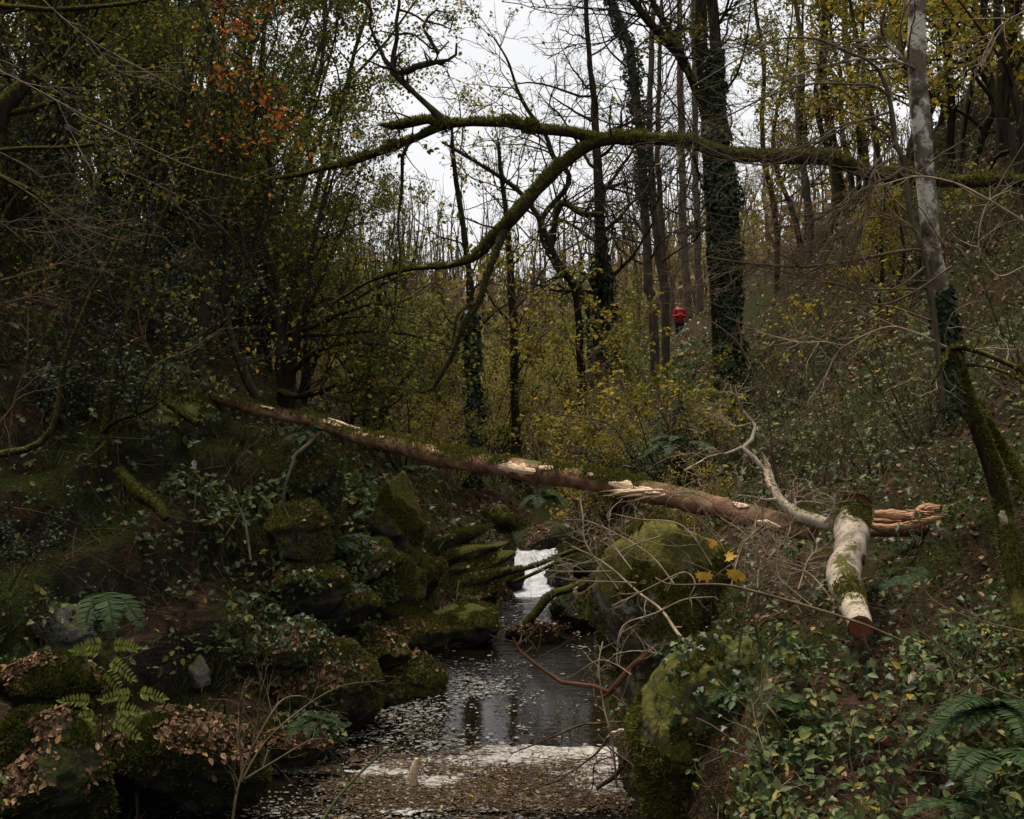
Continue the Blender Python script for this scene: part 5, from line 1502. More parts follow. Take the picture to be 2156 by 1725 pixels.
tree("dead_branch", "forked orange barked branch reaching left over the pool", "branch", [
    [(1372, 1368, 10.2, 13), (1350, 1388, 10.2, 13), (1330, 1404, 10.2, 14), (1300, 1440, 10.25, 12), (1280, 1462, 10.3, 12), (1264, 1474, 10.3, 9)],
    [(1282, 1458, 10.3, 12), (1258, 1448, 10.3, 12), (1232, 1443, 10.35, 11), (1200, 1440, 10.4, 10), (1173, 1434, 10.4, 9), (1145, 1411, 10.45, 8), (1110, 1387, 10.5, 7), (1090, 1366, 10.5, 5), (1080, 1343, 10.5, 3)],
    [(1126, 1398, 10.5, 5), (1133, 1385, 10.5, 3), (1128, 1365, 10.5, 2.5), (1112, 1345, 10.5, 2)], [(1088, 1362, 10.5, 4), (1094, 1350, 10.5, 2)]], "twig_red", seed=55, spec=[dict(m=4, t0=.2, L=.35, ang=60, k=7, wig=.15, rr=.35, rmin=.003)], twigmat="twig")


# --- bare sprays and arching stems traced one by one
def spray(name, label, leads, mat="twig", seed=0, m1=5, L1=.35, m2=2, cat="branch", leaf=None, nleaf=0, lsize=.05, wig=.2, rmin=.0022, ang=45, group=None):
    rng = np.random.default_rng(seed + 500)
    PR = [limb(l, 30, wob=1.6, seed=seed + i) for i, l in enumerate(leads)]
    PR = [(a, b * .78) for a, b in PR]
    root = thing(name, label, cat, PR[0][0][0], group)
    for a, b in PR:
        tube_obj("stem", a, b, M[mat], root, 7, 0.06, 20, cap=True)
    if m1:
        Pm, Rm = np.stack([x[0] for x in PR]), np.stack([x[1] for x in PR])
        mb = MB()
        a, b = grow(Pm, Rm, m1, t0=.15, L=L1, ang=ang, k=8, wig=wig, rr=.6, rmin=rmin, rng=rng)
        tubes(mb, a, b, 4)
        last = (a, b)
        if m2:
            a, b = grow(a, b, m2, t0=.2, lf=.55, ang=45, k=6, wig=wig, rr=.65, rmin=rmin * .8, rng=rng)
            tubes(mb, a, b, 3)
            last = (a, b)
        mb.build("sprays", M[mat], root)
        if nleaf:
            mb = MB()
            twig_leaves(mb, last[0], last[1], nleaf, lsize, .65, 0, rng, .02)
            mb.build("foliage", M[leaf], root)
    return root, PR


spray("long_branch", "long pale straight branch slanting down across the huge boulder into moss", [[(1203, 1150, 10.2, 5), (1251, 1173, 10, 5.5), (1291, 1202, 9.7, 6), (1339, 1247, 9.4, 6.5), (1390, 1283, 9.1, 8), (1422, 1331, 8.8, 10), (1440, 1352, 8.7, 10)], [(1255, 1176, 10, 4), (1225, 1188, 10, 4), (1195, 1197, 10, 3), (1155, 1216, 10, 2)], [(1290, 1202, 9.7, 5), (1195, 1203, 9.9, 4), (1150, 1202, 10, 3), (1131, 1196, 10, 2), (1115, 1182, 10, 1.6)], [(1340, 1228, 9.4, 4), (1290, 1226, 9.6, 4), (1219, 1223, 9.8, 3), (1173, 1216, 9.9, 2)]], "twig_pale", 1, 6, .3)
spray("long_branch", "smooth brown rod arching over the bank just above the sawn end of the log", [[(1380, 1218, 7.6, 4), (1415, 1232, 7.5, 5), (1524, 1232, 7.3, 7), (1590, 1245, 7.2, 8), (1662, 1264, 7.1, 8), (1730, 1285, 7.0, 8), (1783, 1302, 6.95, 8), (1838, 1322, 6.9, 7), (1902, 1352, 6.9, 5)]], "twig", 2, 3, .4)
spray("bare_shrub", "tangle of pale zigzag twigs in front of the fallen trunk beside the sawn log", [
    [(1690, 1290, 8.2, 4), (1650, 1235, 8.3, 4), (1633, 1193, 8.4, 4), (1638, 1152, 8.5, 4), (1620, 1120, 8.6, 3)], [(1710, 1277, 8.1, 4), (1645, 1225, 8.3, 4), (1606, 1180, 8.4, 4), (1566, 1123, 8.5, 3), (1518, 1091, 8.6, 3)], [(1690, 1193, 8.3, 4), (1640, 1178, 8.3, 4), (1614, 1165, 8.4, 4), (1590, 1110, 8.5, 3), (1600, 1070, 8.6, 2)],
    [(1612, 1180, 8.3, 4), (1655, 1130, 8.4, 4), (1662, 1097, 8.5, 3), (1640, 1050, 8.6, 2)], [(1596, 1240, 8.2, 4), (1599, 1200, 8.3, 4), (1610, 1172, 8.4, 3), (1640, 1150, 8.4, 3), (1690, 1120, 8.4, 2)], [(1760, 1275, 7.9, 4), (1735, 1240, 8, 4), (1700, 1205, 8.2, 4), (1640, 1190, 8.3, 3), (1560, 1150, 8.5, 2)],
    [(1540, 1235, 8.2, 4), (1560, 1160, 8.4, 4), (1590, 1120, 8.5, 3), (1640, 1085, 8.6, 2)], [(1680, 1240, 8.1, 4), (1700, 1180, 8.3, 4), (1720, 1150, 8.4, 3), (1700, 1110, 8.5, 2)]], "twig_pale", 3, 14, .3, 4, "shrub", wig=.3, rmin=.0016)
sr, sp_ = spray("maple_sapling", "thin upright sapling holding a few big orange and yellow lobed leaves above the right bank", [
    [(1604, 1390, 7.3, 7), (1598, 1366, 7.3, 7), (1575, 1273, 7.3, 6), (1543, 1193, 7.4, 5), (1502, 1126, 7.5, 4), (1434, 1062, 7.6, 3)], [(1556, 1385, 7.2, 6), (1560, 1340, 7.2, 6), (1569, 1290, 7.2, 5), (1578, 1250, 7.25, 4), (1590, 1210, 7.3, 3)],
    [(1543, 1193, 7.4, 4), (1560, 1150, 7.5, 4), (1590, 1120, 7.6, 3), (1630, 1090, 7.7, 2)], [(1560, 1235, 7.35, 4), (1530, 1215, 7.3, 3), (1500, 1205, 7.3, 2.5), (1440, 1180, 7.4, 2)]], "twig", 4, 5, .3, 2, "sapling")
mb = MB()
lp = np.array([PX(1487, 1207, 7.2), PX(1547, 1203, 7.2), PX(1530, 1176, 7.25), PX(1503, 1150, 7.35), PX(1560, 1212, 7.2)])
lobed_mesh(mb, lp, np.array([[.1, -.2, -1], [.15, -.2, -1], [.9, -.3, .3], [-.4, -.2, .6], [.4, -.2, -.8]], float), np.array([[0, -1, .3], [.2, -1, .3], [0, -.6, .8], [0, -1, .3], [.3, -1, 0]], float), [.066, .07, .07, .055, .045], "maple", fold=.3)
mb.build("maple_leaves", M["maple"], sr)
mb = MB()
lobed_mesh(mb, np.array([PX(1476, 1206, 7.18), PX(1540, 1200, 7.18)]), np.array([[-.2, -.1, -1], [.25, -.2, -1]]), np.array([[.1, -1, .2], [0, -1, .2]]), [.06, .066], "maple", fold=.34)
mb.build("orange_leaves", M["maple"], sr)
spray("bare_shrub", "bare looping stems in front of the huge boulder by the pool", [
    [(1302, 1395, 9.2, 4), (1300, 1370, 9.2, 5), (1306, 1331, 9.2, 5), (1323, 1309, 9.2, 5), (1380, 1290, 9.1, 5), (1440, 1262, 9, 4), (1498, 1257, 8.9, 3)], [(1447, 1262, 8.8, 3), (1462, 1228, 8.8, 4), (1440, 1204, 8.9, 4), (1390, 1225, 9, 4), (1340, 1250, 9.1, 4), (1290, 1275, 9.2, 3)],
    [(1480, 1420, 8.3, 4), (1440, 1390, 8.4, 4), (1390, 1378, 8.6, 4), (1340, 1372, 8.8, 4), (1290, 1380, 9, 3)], [(1300, 1660, 8.9, 6), (1290, 1560, 8.9, 6), (1272, 1480, 9, 5), (1262, 1400, 9.1, 4), (1270, 1350, 9.2, 3)],
    [(1330, 1420, 8.9, 3), (1300, 1400, 9, 3), (1262, 1390, 9.1, 3), (1210, 1420, 9.3, 2)]], "twig_pale", 5, 9, .28, 3, "shrub", rmin=.0016)
spray("bare_shrub", "pale wiry stems arching out of the mossy hollow between the boulder and the fallen trunk", [
    [(1300, 1240, 9.8, 4), (1262, 1190, 9.9, 4), (1232, 1140, 10, 4), (1228, 1085, 10.1, 4), (1222, 1050, 10.2, 3)], [(1420, 1230, 9.3, 4), (1370, 1170, 9.5, 4), (1300, 1125, 9.7, 4), (1240, 1100, 9.9, 3), (1190, 1095, 10, 2)], [(1390, 1130, 9.4, 4), (1330, 1150, 9.6, 4), (1260, 1180, 9.8, 3), (1170, 1190, 10, 2)],
    [(1400, 1075, 9.4, 3), (1410, 1050, 9.3, 4), (1440, 1035, 9.3, 4), (1480, 1045, 9.2, 3), (1505, 1060, 9.2, 2)], [(1330, 1200, 9.5, 4), (1290, 1140, 9.7, 4), (1284, 1080, 9.8, 3), (1310, 1050, 9.9, 2)], [(1500, 1190, 9, 4), (1460, 1130, 9.1, 4), (1420, 1100, 9.2, 4), (1350, 1095, 9.4, 3), (1300, 1085, 9.6, 2)]], "twig_pale", 6, 13, .36, 4, "shrub", rmin=.0016)
spray("root_tangle", "brown snapped branches and roots heaped against the lower right rock at the water", [
    [(1260, 1663, 9.6, 12), (1303, 1636, 9.4, 13), (1341, 1583, 9.2, 13), (1373, 1506, 9, 13), (1411, 1471, 8.9, 10)], [(1303, 1520, 9.4, 6), (1260, 1524, 9.5, 6), (1222, 1527, 9.6, 6), (1145, 1559, 9.8, 5), (1075, 1587, 10, 3)], [(1373, 1499, 9.2, 7), (1340, 1515, 9.3, 7), (1303, 1520, 9.4, 6)], [(1285, 1541, 9.4, 6), (1257, 1583, 9.5, 6), (1200, 1625, 9.7, 5), (1145, 1653, 9.8, 4), (980, 1690, 10.1, 2)],
    [(1260, 1545, 9.5, 5), (1290, 1580, 9.4, 5), (1330, 1610, 9.2, 4), (1360, 1660, 9, 4)], [(1400, 1450, 8.9, 7), (1360, 1475, 9, 7), (1330, 1540, 9.2, 6), (1320, 1600, 9.3, 5), (1330, 1660, 9.2, 3)], [(1300, 1590, 9.3, 5), (1250, 1610, 9.5, 4), (1245, 1660, 9.5, 3), (1220, 1700, 9.6, 2)]], "twig", 7, 9, .32, 3, "branches", wig=.25)
mb = MB()
for (u, v) in ((1302, 1543), (1313, 1538), (1335, 1545)):
    s0 = PX(u, v, 9.0)
    for k in range(5):
        e = s0 + np.array([-rng.uniform(.03, .09), -.02, rng.uniform(-.05, .0)])
        tubes(mb, np.stack([s0, (s0 + e) / 2 + [0, 0, .01], e]), np.array([.012, .01, .002]), 4)
mb.build("splinters", M["wood_pale"], bpy.data.objects["root_tangle"])
spray("mossy_shoot", "long greenish mossy twig leaning over the water at the bottom left", [[(670, 1760, 7.8, 9), (690, 1712, 8, 8), (742, 1646, 8.4, 7), (812, 1579, 8.8, 6), (882, 1537, 9.2, 5), (928, 1523, 9.5, 3)], [(742, 1646, 8.4, 5), (726, 1625, 8.4, 3), (716, 1600, 8.4, 2)]], "grass", 8, 4, .3, 1)
spray("bare_shrub", "bare upright brown stems fanning up from the water edge at the bottom left", [
    [(490, 1770, 8.3, 9), (494, 1716, 8.3, 8), (508, 1646, 8.4, 7), (542, 1558, 8.5, 6), (588, 1481, 8.7, 5), (630, 1467, 8.8, 4), (655, 1475, 8.9, 2)], [(508, 1646, 8.4, 5), (504, 1541, 8.5, 5), (508, 1495, 8.5, 4), (500, 1440, 8.5, 2)], [(508, 1646, 8.4, 6), (560, 1560, 8.6, 5), (640, 1490, 9, 4), (720, 1445, 9.4, 3), (810, 1434, 9.8, 2)],
    [(512, 1640, 8.4, 6), (580, 1600, 8.6, 5), (650, 1560, 8.9, 4), (690, 1555, 9.1, 2)], [(520, 1600, 8.4, 4), (540, 1510, 8.5, 4), (545, 1420, 8.5, 3), (520, 1330, 8.5, 2)]], "twig", 9, 8, .4, 3, "shrub", wig=.14)
# pale floating stick
a, b = limb([(869, 1652, 10.2, 17), (871, 1630, 10.2, 17), (874, 1612, 10.2, 15), (877, 1597, 10.2, 8)], 12, 0)
root = thing("floating_stick", "pale stripped wooden splinter standing up out of the leaf raft", "stick", a[0])
mb = MB()
tubes(mb, a, b, 8, 0, .15, 30, True)
mb.build("stick_body", M["wood_pale"], root)

# bare hanging sprays at the upper left
HL = [([(-40, 110, 8.2, 4), (60, 150, 8.2, 4), (175, 220, 8.3, 3.5), (240, 300, 8.4, 3), (320, 345, 8.5, 2)], [(70, 155, 8.2, 3), (40, 60, 8.2, 3), (-20, 20, 8.2, 2)]),
      ([(60, -30, 9, 4), (110, 20, 9, 4), (190, 85, 9.1, 3.5), (290, 140, 9.2, 3), (400, 200, 9.3, 2)], [(190, 85, 9.1, 3), (250, 150, 9.1, 2.5), (330, 170, 9.2, 2)]),
      ([(-40, 130, 9.4, 4), (60, 180, 9.4, 4), (180, 245, 9.5, 4), (290, 300, 9.6, 3.5), (400, 350, 9.7, 3), (520, 380, 9.8, 2)], [(120, 215, 9.4, 3), (160, 300, 9.5, 3), (200, 370, 9.5, 2)]),
      ([(-40, 300, 8.6, 4), (70, 360, 8.6, 4), (140, 430, 8.7, 3.5), (250, 480, 8.8, 3), (350, 500, 8.9, 2)], [(60, 355, 8.6, 3), (90, 450, 8.7, 3), (130, 540, 8.7, 2)]),
      ([(-40, 345, 9.2, 4), (90, 430, 9.3, 4), (200, 540, 9.4, 3), (240, 640, 9.4, 2)], [(90, 430, 9.3, 3), (170, 480, 9.4, 3), (300, 520, 9.5, 2)]),
      ([(-40, 440, 8, 3.5), (40, 500, 8, 3.5), (90, 560, 8.1, 3), (100, 640, 8.1, 2)], [(20, 480, 8, 3), (100, 490, 8.1, 2.5), (170, 470, 8.2, 2)]),
      ([(240, 355, 10.6, 4), (350, 400, 10.7, 4), (440, 455, 10.8, 3.5), (500, 520, 10.9, 3), (520, 585, 10.9, 2)], [(350, 400, 10.7, 3), (400, 480, 10.8, 3), (410, 540, 10.8, 2)]),
      ([(0, 590, 8.8, 4), (50, 575, 8.9, 3.5), (110, 560, 9, 3), (200, 520, 9.1, 2)], [(0, 640, 8.8, 3), (60, 625, 8.9, 3), (120, 600, 9, 2)]),
      ([(20, 960, 9.2, 5), (30, 850, 9.2, 5), (55, 760, 9.2, 4), (58, 660, 9.3, 3)], [(30, 850, 9.2, 4), (-10, 900, 9.1, 3), (-50, 940, 9, 2)]),
      ([(300, 790, 10.6, 4), (340, 760, 10.6, 4), (400, 735, 10.7, 3), (470, 690, 10.8, 2)], [(330, 765, 10.6, 3), (300, 700, 10.6, 3), (290, 640, 10.6, 2)])]
HLAB = ["topmost pale drooping twig spray against the dark upper left", "pale twig spray crossing the upper left corner diagonally", "long pale spray running from the left edge toward the orange leaves", "pale spray drooping below the mossy limb at the left edge", "grey spray hanging into the dark middle of the left slope",
        "short grey spray at the left edge above the dark hollow", "pale whip curving down right across the forked tree's stem", "faint reddish twigs low at the left edge", "thin upright reddish stem at the left edge of the dark slope", "pale twigs curving out of the dark slope above the grey slab"]
for i, (leads, lab) in enumerate(zip(HL, HLAB)):
    spray("twig_spray", lab, [[(a, b, c, d * .75) for a, b, c, d in l] for l in leads], "twig" if i not in (1, 2) else "twig_pale", 20 + i, 7, .5, 3, wig=.14, ang=38, rmin=.0014)
# orange leaved spray at the upper left
rng = np.random.default_rng(91)
sr, sp_ = spray("beech_spray", "drooping branch with a line of rusty orange leaves hanging among green foliage at upper left", [[(380, -40, 11.8, 6), (470, 20, 11.8, 5), (540, 60, 11.8, 4), (600, 90, 11.8, 3)], [(420, 0, 11.8, 5), (480, 150, 11.8, 4), (560, 230, 11.8, 4), (640, 290, 11.8, 3)], [(480, 150, 11.8, 4), (440, 200, 11.8, 3), (430, 260, 11.8, 2)]], "twig_dark", 40, 10, .6, 3, leaf="orange", nleaf=0, wig=.16)
mb = MB()
for (u, v, s_, n_) in ((470, 25, 40, 26), (495, 62, 34, 24), (560, 20, 30, 10), (480, 165, 36, 18), (450, 150, 40, 10), (560, 215, 36, 26), (590, 250, 32, 26), (575, 285, 30, 10), (640, 320, 26, 8), (520, 310, 30, 12), (440, 250, 50, 10), (455, 300, 30, 6)):
    n_ = int(n_ * 1.7)
    p = np.stack([PX(u + rng.normal() * s_ * .7, v + rng.normal() * s_ * .45, 11.7 + rng.normal() * .15) for _ in range(n_)])
    leaf_mesh(mb, p, rdirs(n_, rng) + np.array([.2, 0, -.4]), rdirs(n_, rng) + np.array([0, -.5, .5]), rng.uniform(.035, .065, n_), .55)
mb.build("foliage", M["orange"], sr)
# long bare stems on the right slope
RL = [([(2005, 560, 9, 6), (1930, 610, 8.9, 6), (1850, 640, 8.8, 5), (1780, 600, 8.8, 4), (1700, 590, 8.8, 3)], [(2080, 1000, 8.4, 5), (2060, 900, 8.4, 5), (2075, 830, 8.4, 4), (2100, 770, 8.4, 4), (2156, 720, 8.4, 3)]),
      ([(2160, 470, 8.6, 5), (2080, 420, 8.6, 5), (2010, 385, 8.7, 5), (1930, 370, 8.8, 4), (1850, 390, 8.8, 3)], [(2160, 560, 8.6, 5), (2100, 580, 8.6, 5), (2060, 520, 8.6, 5), (2080, 430, 8.6, 4), (2130, 400, 8.6, 3)]),
      ([(2060, 640, 8.8, 6), (2040, 560, 8.8, 6), (2060, 470, 8.8, 5), (2110, 380, 8.8, 4), (2160, 300, 8.8, 3)], [(2040, 560, 8.8, 5), (1990, 520, 8.8, 4), (1940, 440, 8.8, 3), (1900, 420, 8.8, 2)]),
      ([(1830, 640, 10.6, 6), (1890, 650, 10.4, 6), (1980, 680, 10.2, 5), (2080, 700, 10, 4)], [(1830, 640, 10.6, 5), (1760, 690, 10.6, 4), (1700, 720, 10.6, 4), (1620, 700, 10.6, 3), (1560, 690, 10.6, 2)]),
      ([(1990, 730, 9.6, 6), (1920, 700, 9.6, 6), (1860, 690, 9.6, 5), (1770, 735, 9.6, 4), (1740, 790, 9.6, 4), (1700, 850, 9.6, 3)], [(1770, 735, 9.6, 4), (1740, 720, 9.6, 4), (1680, 720, 9.6, 3), (1600, 700, 9.7, 2)]),
      ([(1740, 880, 11.5, 5), (1720, 800, 11.5, 5), (1690, 730, 11.5, 4), (1660, 660, 11.5, 3), (1650, 600, 11.5, 2)], [(1710, 770, 11.5, 4), (1740, 700, 11.5, 3), (1790, 640, 11.5, 2)]),
      ([(1640, 1020, 10.6, 6), (1620, 900, 10.6, 6), (1590, 800, 10.7, 5), (1560, 730, 10.8, 4), (1520, 690, 10.8, 4), (1460, 655, 10.9, 3), (1420, 640, 10.9, 2)], [(1600, 830, 10.6, 4), (1640, 760, 10.6, 3), (1660, 700, 10.6, 2)]),
      ([(2170, 120, 8, 5), (2130, 40, 8, 4), (2080, 110, 8, 4), (2066, 140, 8, 3)], [(2160, 20, 8, 4), (2100, 60, 8, 3), (2070, 120, 8, 3)]),
      ([(2156, 1330, 6.6, 5), (2040, 1300, 6.7, 4), (1960, 1260, 6.8, 4), (1930, 1190, 6.9, 3)], [(2156, 1470, 6.2, 5), (2080, 1440, 6.3, 5), (2000, 1380, 6.4, 5), (1940, 1330, 6.5, 4), (1925, 1310, 6.5, 3)]),
      ([(2000, 1540, 6.3, 5), (2010, 1440, 6.3, 5), (1990, 1380, 6.4, 4), (1960, 1300, 6.5, 3)], [(2030, 1470, 6.3, 4), (2060, 1380, 6.3, 4), (2100, 1320, 6.3, 3)]),
      ([(1620, 1700, 6.7, 6), (1640, 1660, 6.7, 6), (1700, 1620, 6.7, 5), (1790, 1580, 6.7, 4)], [(1640, 1660, 6.7, 4), (1600, 1560, 6.8, 4), (1580, 1470, 6.9, 3)]),
      ([(2110, 1720, 5.9, 5), (2060, 1640, 6, 5), (2000, 1560, 6.1, 4), (1930, 1500, 6.2, 3)], [(1840, 1700, 6.3, 4), (1800, 1640, 6.4, 4), (1790, 1560, 6.5, 3), (1810, 1490, 6.6, 2)])]
RLAB = ["wiry stem arching left past the foot of the spotted tree", "pale stem curling across the right edge at the height of the bough", "bare stem rising right of the spotted tree into the yellow leaves", "twig crossing the spotted tree's trunk low down", "long arching stem above the leaf covered right slope", "thin upright stem on the leafy right slope below the bough",
        "long pale stem sweeping up left in front of the ivy column", "bare twig curling in the top right corner", "thin stems crossing the bank right of the sawn log", "pale crossed stems among the brambles at lower right", "brown stem lying over the ivy by the lower right rock", "thin straws leaning in the brambles at the bottom right"]
for i, (leads, lab) in enumerate(zip(RL, RLAB)):
    spray("bare_shoot", lab, list(leads), "twig_pale" if i % 3 == 1 else "twig", 60 + i, 8, .5, 4, wig=.16, ang=42, rmin=.0017)

# yellow leaved sprays over the far slope right of the stream
YL = [([(1240, 800, 17, 5), (1220, 740, 17, 5), (1180, 700, 17, 4), (1120, 690, 17, 3)], [(1228, 770, 17, 4), (1270, 720, 17, 3), (1300, 690, 17, 2)]), ([(1330, 960, 14.5, 6), (1290, 900, 14.5, 5), (1230, 880, 14.5, 4), (1150, 870, 14.5, 3)], [(1300, 915, 14.5, 4), (1330, 860, 14.5, 3), (1390, 840, 14.5, 2)]),
      ([(1420, 960, 15, 6), (1400, 880, 15, 5), (1350, 830, 15, 4), (1290, 800, 15, 3)], [(1400, 880, 15, 4), (1440, 850, 15, 3), (1500, 860, 15, 2)]), ([(1330, 800, 20, 5), (1300, 720, 20, 5), (1270, 660, 20, 4), (1220, 640, 20, 3)], [(1310, 740, 20, 4), (1335, 690, 20, 3), (1345, 660, 20, 2)]),
      ([(1760, 760, 14, 6), (1790, 700, 14, 5), (1840, 680, 14, 4), (1900, 700, 14, 3)], [(1780, 720, 14, 4), (1740, 690, 14, 3), (1700, 680, 14, 2)]), ([(1060, 700, 19, 4), (1100, 620, 19, 4), (1140, 570, 19, 3), (1200, 560, 19, 2)], [(1090, 640, 19, 3), (1060, 590, 19, 2), (1050, 560, 19, 2)])]
YLAB = ["yellow leaved spray over the valley floor left of the person in red", "yellow leaved spray hanging just above the middle of the fallen trunk", "yellow leaved spray above the broken bleached limb", "tall yellow leaved spray below the arching bough's fork", "low yellow leaved spray on the dark right slope left of the spotted tree", "thin leafy spray in the low sky gap beside the hanging limb"]
for i, (leads, lab) in enumerate(zip(YL, YLAB)):
    spray("leafy_spray", lab, list(leads), "twig", 90 + i, 11, .8, 3, leaf="yellow", nleaf=330, lsize=.07, wig=.18, ang=48, rmin=.003)


# ------------------------------------------------------------------ leafy trees and understory (copied kinds)
def proto(name, label, cat, seed, stems, hgt, r0, spec, nleaf, leaf, lsize, group, bark="bark", lean=.18, six=False, twigmat="twig_dark", jit=.10):
    """A many stemmed leafy tree at the world origin, to be copied."""
    rng = np.random.default_rng(seed)
    root = thing(name, label, cat, (0, 0, 0), group)
    k = 18
    Pm, Rm = [], []
    for i in range(stems):
        an = rng.uniform(0, 2 * np.pi)
        d = np.array([math.cos(an) * lean, math.sin(an) * lean, 1.0])
        L = hgt * rng.uniform(.75, 1.1)
        p = np.zeros((k, 3)); p[0] = [rng.normal() * r0, rng.normal() * r0, -.25]
        dd = unit(d)
        for j in range(1, k):
            dd = unit(dd + .09 * rng.normal(size=3) + np.array([0, 0, .03]))
            p[j] = p[j - 1] + dd * L / (k - 1)
        Pm.append(p)
        Rm.append(r0 * rng.uniform(.7, 1.1) * (1 - .85 * np.linspace(0, 1, k)))
    Pm, Rm = np.stack(Pm), np.stack(Rm)
    for i in range(stems):
        tube_obj("trunk", Pm[i], Rm[i], M[bark], root, 9, .1, 6)
    mb = MB()
    lv = twigs_from(Pm, Rm, rng, spec, mb)
    mb.build("crown", M[twigmat], root)
    mb = MB()
    A, B = lv[-1]
    twig_leaves(mb, A, B, nleaf, lsize, .7, 0, rng, jit, .3, six=six)
    mb.build("foliage", M[leaf], root)
    return root


S_L = [dict(m=12, t0=.15, L=2.4, ang=55, k=8, wig=.2, rr=.45, rmin=.008, up=.15), dict(m=6, lf=.5, ang=50, k=6, wig=.25, rr=.55, rmin=.005), dict(m=4, lf=.5, ang=50, k=4, wig=.28, rr=.6, rmin=.004)]
S_S = [dict(m=11, t0=.1, L=1.3, ang=50, k=7, wig=.2, rr=.5, rmin=.006, up=.15), dict(m=5, lf=.55, ang=50, k=5, wig=.25, rr=.55, rmin=.004), dict(m=3, lf=.5, ang=50, k=4, wig=.28, rr=.6, rmin=.003)]
GL, GU_, GY = "leafy hazels crowding the left slope", "autumn hazels filling the valley floor", "yellow leaved trees up the right slope"
pA = proto("leafy_tree", "green leaved hazel crowding the dark left slope", "tree", 201, 4, 8.5, .085, S_L, 15000, "hazel", .075, GL)
pB = proto("leafy_tree", "taller green leaved hazel standing on the left slope against the sky", "tree", 202, 3, 11.5, .10, S_L, 14000, "hazel", .078, GL, lean=.09)
pC = proto("hazel_shrub", "autumn hazel shrub with olive yellow leaves on the valley floor", "shrub", 203, 6, 4.6, .035, S_S, 2300, "understory", .10, GU_, lean=.4, bark="bark_bare", twigmat="twig")
pD = proto("hazel_shrub", "low brownish twiggy shrub on the valley floor", "shrub", 204, 7, 3.4, .028, S_S, 1000, "understory", .10, GU_, lean=.5, twigmat="twig_pale")
pJ = proto("hazel_shrub", "loose olive green leaved shrub with dark mossy stems on the valley floor", "shrub", 210, 5, 5.0, .04, S_S, 2600, "hazel", .11, GU_, lean=.45)
pE = proto("yellow_tree", "yellow leaved tree on the right slope", "tree", 205, 3, 9.5, .09, S_L, 7500, "yellow", .10, GY)
S_B = [dict(m=16, t0=.25, L=2.6, ang=42, k=9, wig=.16, rr=.45, rmin=.014, up=.25), dict(m=6, lf=.5, ang=42, k=6, wig=.22, rr=.55, rmin=.010), dict(m=5, lf=.5, ang=42, k=4, wig=.25, rr=.6, rmin=.007)]
GB = "bare thin trees of the far wood"
pF = proto("bare_tree", "thin bare twiggy tree of the far wood beyond the valley floor", "tree", 206, 1, 13, .13, S_B, 500, "brown_wood", .14, GB, lean=.05, bark="bark_bare", twigmat="twig")
pG = proto("bare_tree", "thin bare twiggy tree of the far wood beyond the valley floor", "tree", 207, 2, 11, .10, S_B, 900, "understory", .14, GB, lean=.08, bark="bark_bare", twigmat="twig")


def plant(src, u, Y, sc=1.0, label=None, first=[]):
    x = upx(u, Y)
    p = gp(x, Y)
    rz = RNG.uniform(0, 6.28)
    if src.name not in first:
        first.append(src.name)
        src.location = [float(c) for c in p]
        src.rotation_euler = (0, 0, rz)
        src.scale = (sc, sc, sc)
        if label:
            src["label"] = label
        return src
    return copy_tree(src, p, rz, sc, label)


# left slope wall of leaves (u, Y, scale, kind, label)
for (u, Y, s, k, lab) in [
    (585, 22, .85, 'A', "green hazel right behind the many stemmed dark tree"), (640, 27, .62, 'A', "thin green hazel at the sky's left border under the arching bough"), (560, 26, 1.05, 'B', "tall green hazel filling the sky left of the twisted limbs"), (500, 23, 1.0, 'B', "tall green hazel behind the orange leaves"),
    (470, 21, 1.0, 'A', "green hazel behind the tree with three upright stems"), (380, 24, 1.15, 'B', "tall dark hazel high on the left slope behind the orange spray"), (330, 19, .95, 'A', "hazel in the dark middle of the left slope"), (240, 22, 1.1, 'B', "tall hazel in the upper left behind the drooping pale sprays"),
    (140, 18, .9, 'A', "dark hazel at upper left behind the mossy limb"), (60, 20, 1.05, 'B', "dark hazel behind the thick tree base at the left edge"), (-60, 16, .95, 'A', "dark hazel overhanging the left edge"), (510, 30, 1.2, 'B', "hindmost tall hazel on the left ridge"), (560, 33, 1.05, 'B', "farthest green hazel on the left, its top nearest the sky gap"),
    (420, 33, 1.3, 'A', "hazel on the skyline of the left slope"), (250, 30, 1.3, 'A', "hazel on the left skyline above the dark slope"), (90, 27, 1.3, 'A', "hazel high on the left slope in the top corner"), (800, 38, 1.0, 'A', "small green hazel at the far foot of the left slope"), (590, 19.5, .6, 'A', "young hazel in front of the many stemmed tree's upper limbs")]:
    plant(pA if k == 'A' else pB, u, Y, s, lab)
# unseen trees added to shade the gorge from beside and behind the camera's view
for (x, y, s, k, lab) in [(-9.5, 9, 1.0, 'B', "added shade hazel just outside the view left of the dark slope"), (-8.2, 4.5, 1.05, 'B', "added shade hazel beside the viewpoint on the left bank"), (-6.5, -1, 1.1, 'B', "added shade hazel behind the viewpoint on the left bank"), (-12, 13, 1.2, 'B', "high added shade hazel on the left rim beyond the picture edge"), (-11, 3, 1.2, 'B', "added shade hazel on the left rim behind the viewpoint"),
                          (8.5, 6, 1.0, 'B', "added shade hazel on the right rim beside the viewpoint"), (10.5, 10.5, 1.0, 'B', "added shade hazel on the right rim just past the picture edge"), (7.0, 0, 1.1, 'B', "added shade hazel behind the viewpoint on the right bank"), (-3.5, -5, 1.1, 'B', "added shade hazel closing the stream behind the viewpoint"), (3.5, -6, 1.1, 'B', "added shade hazel right of the stream behind the viewpoint"), (-7.2, 10.6, .8, 'A', "added shade hazel leaning over the left bank beyond the edge")]:
    copy_tree(pA if k == 'A' else pB, gp(x, y), RNG.uniform(0, 6), s, lab)
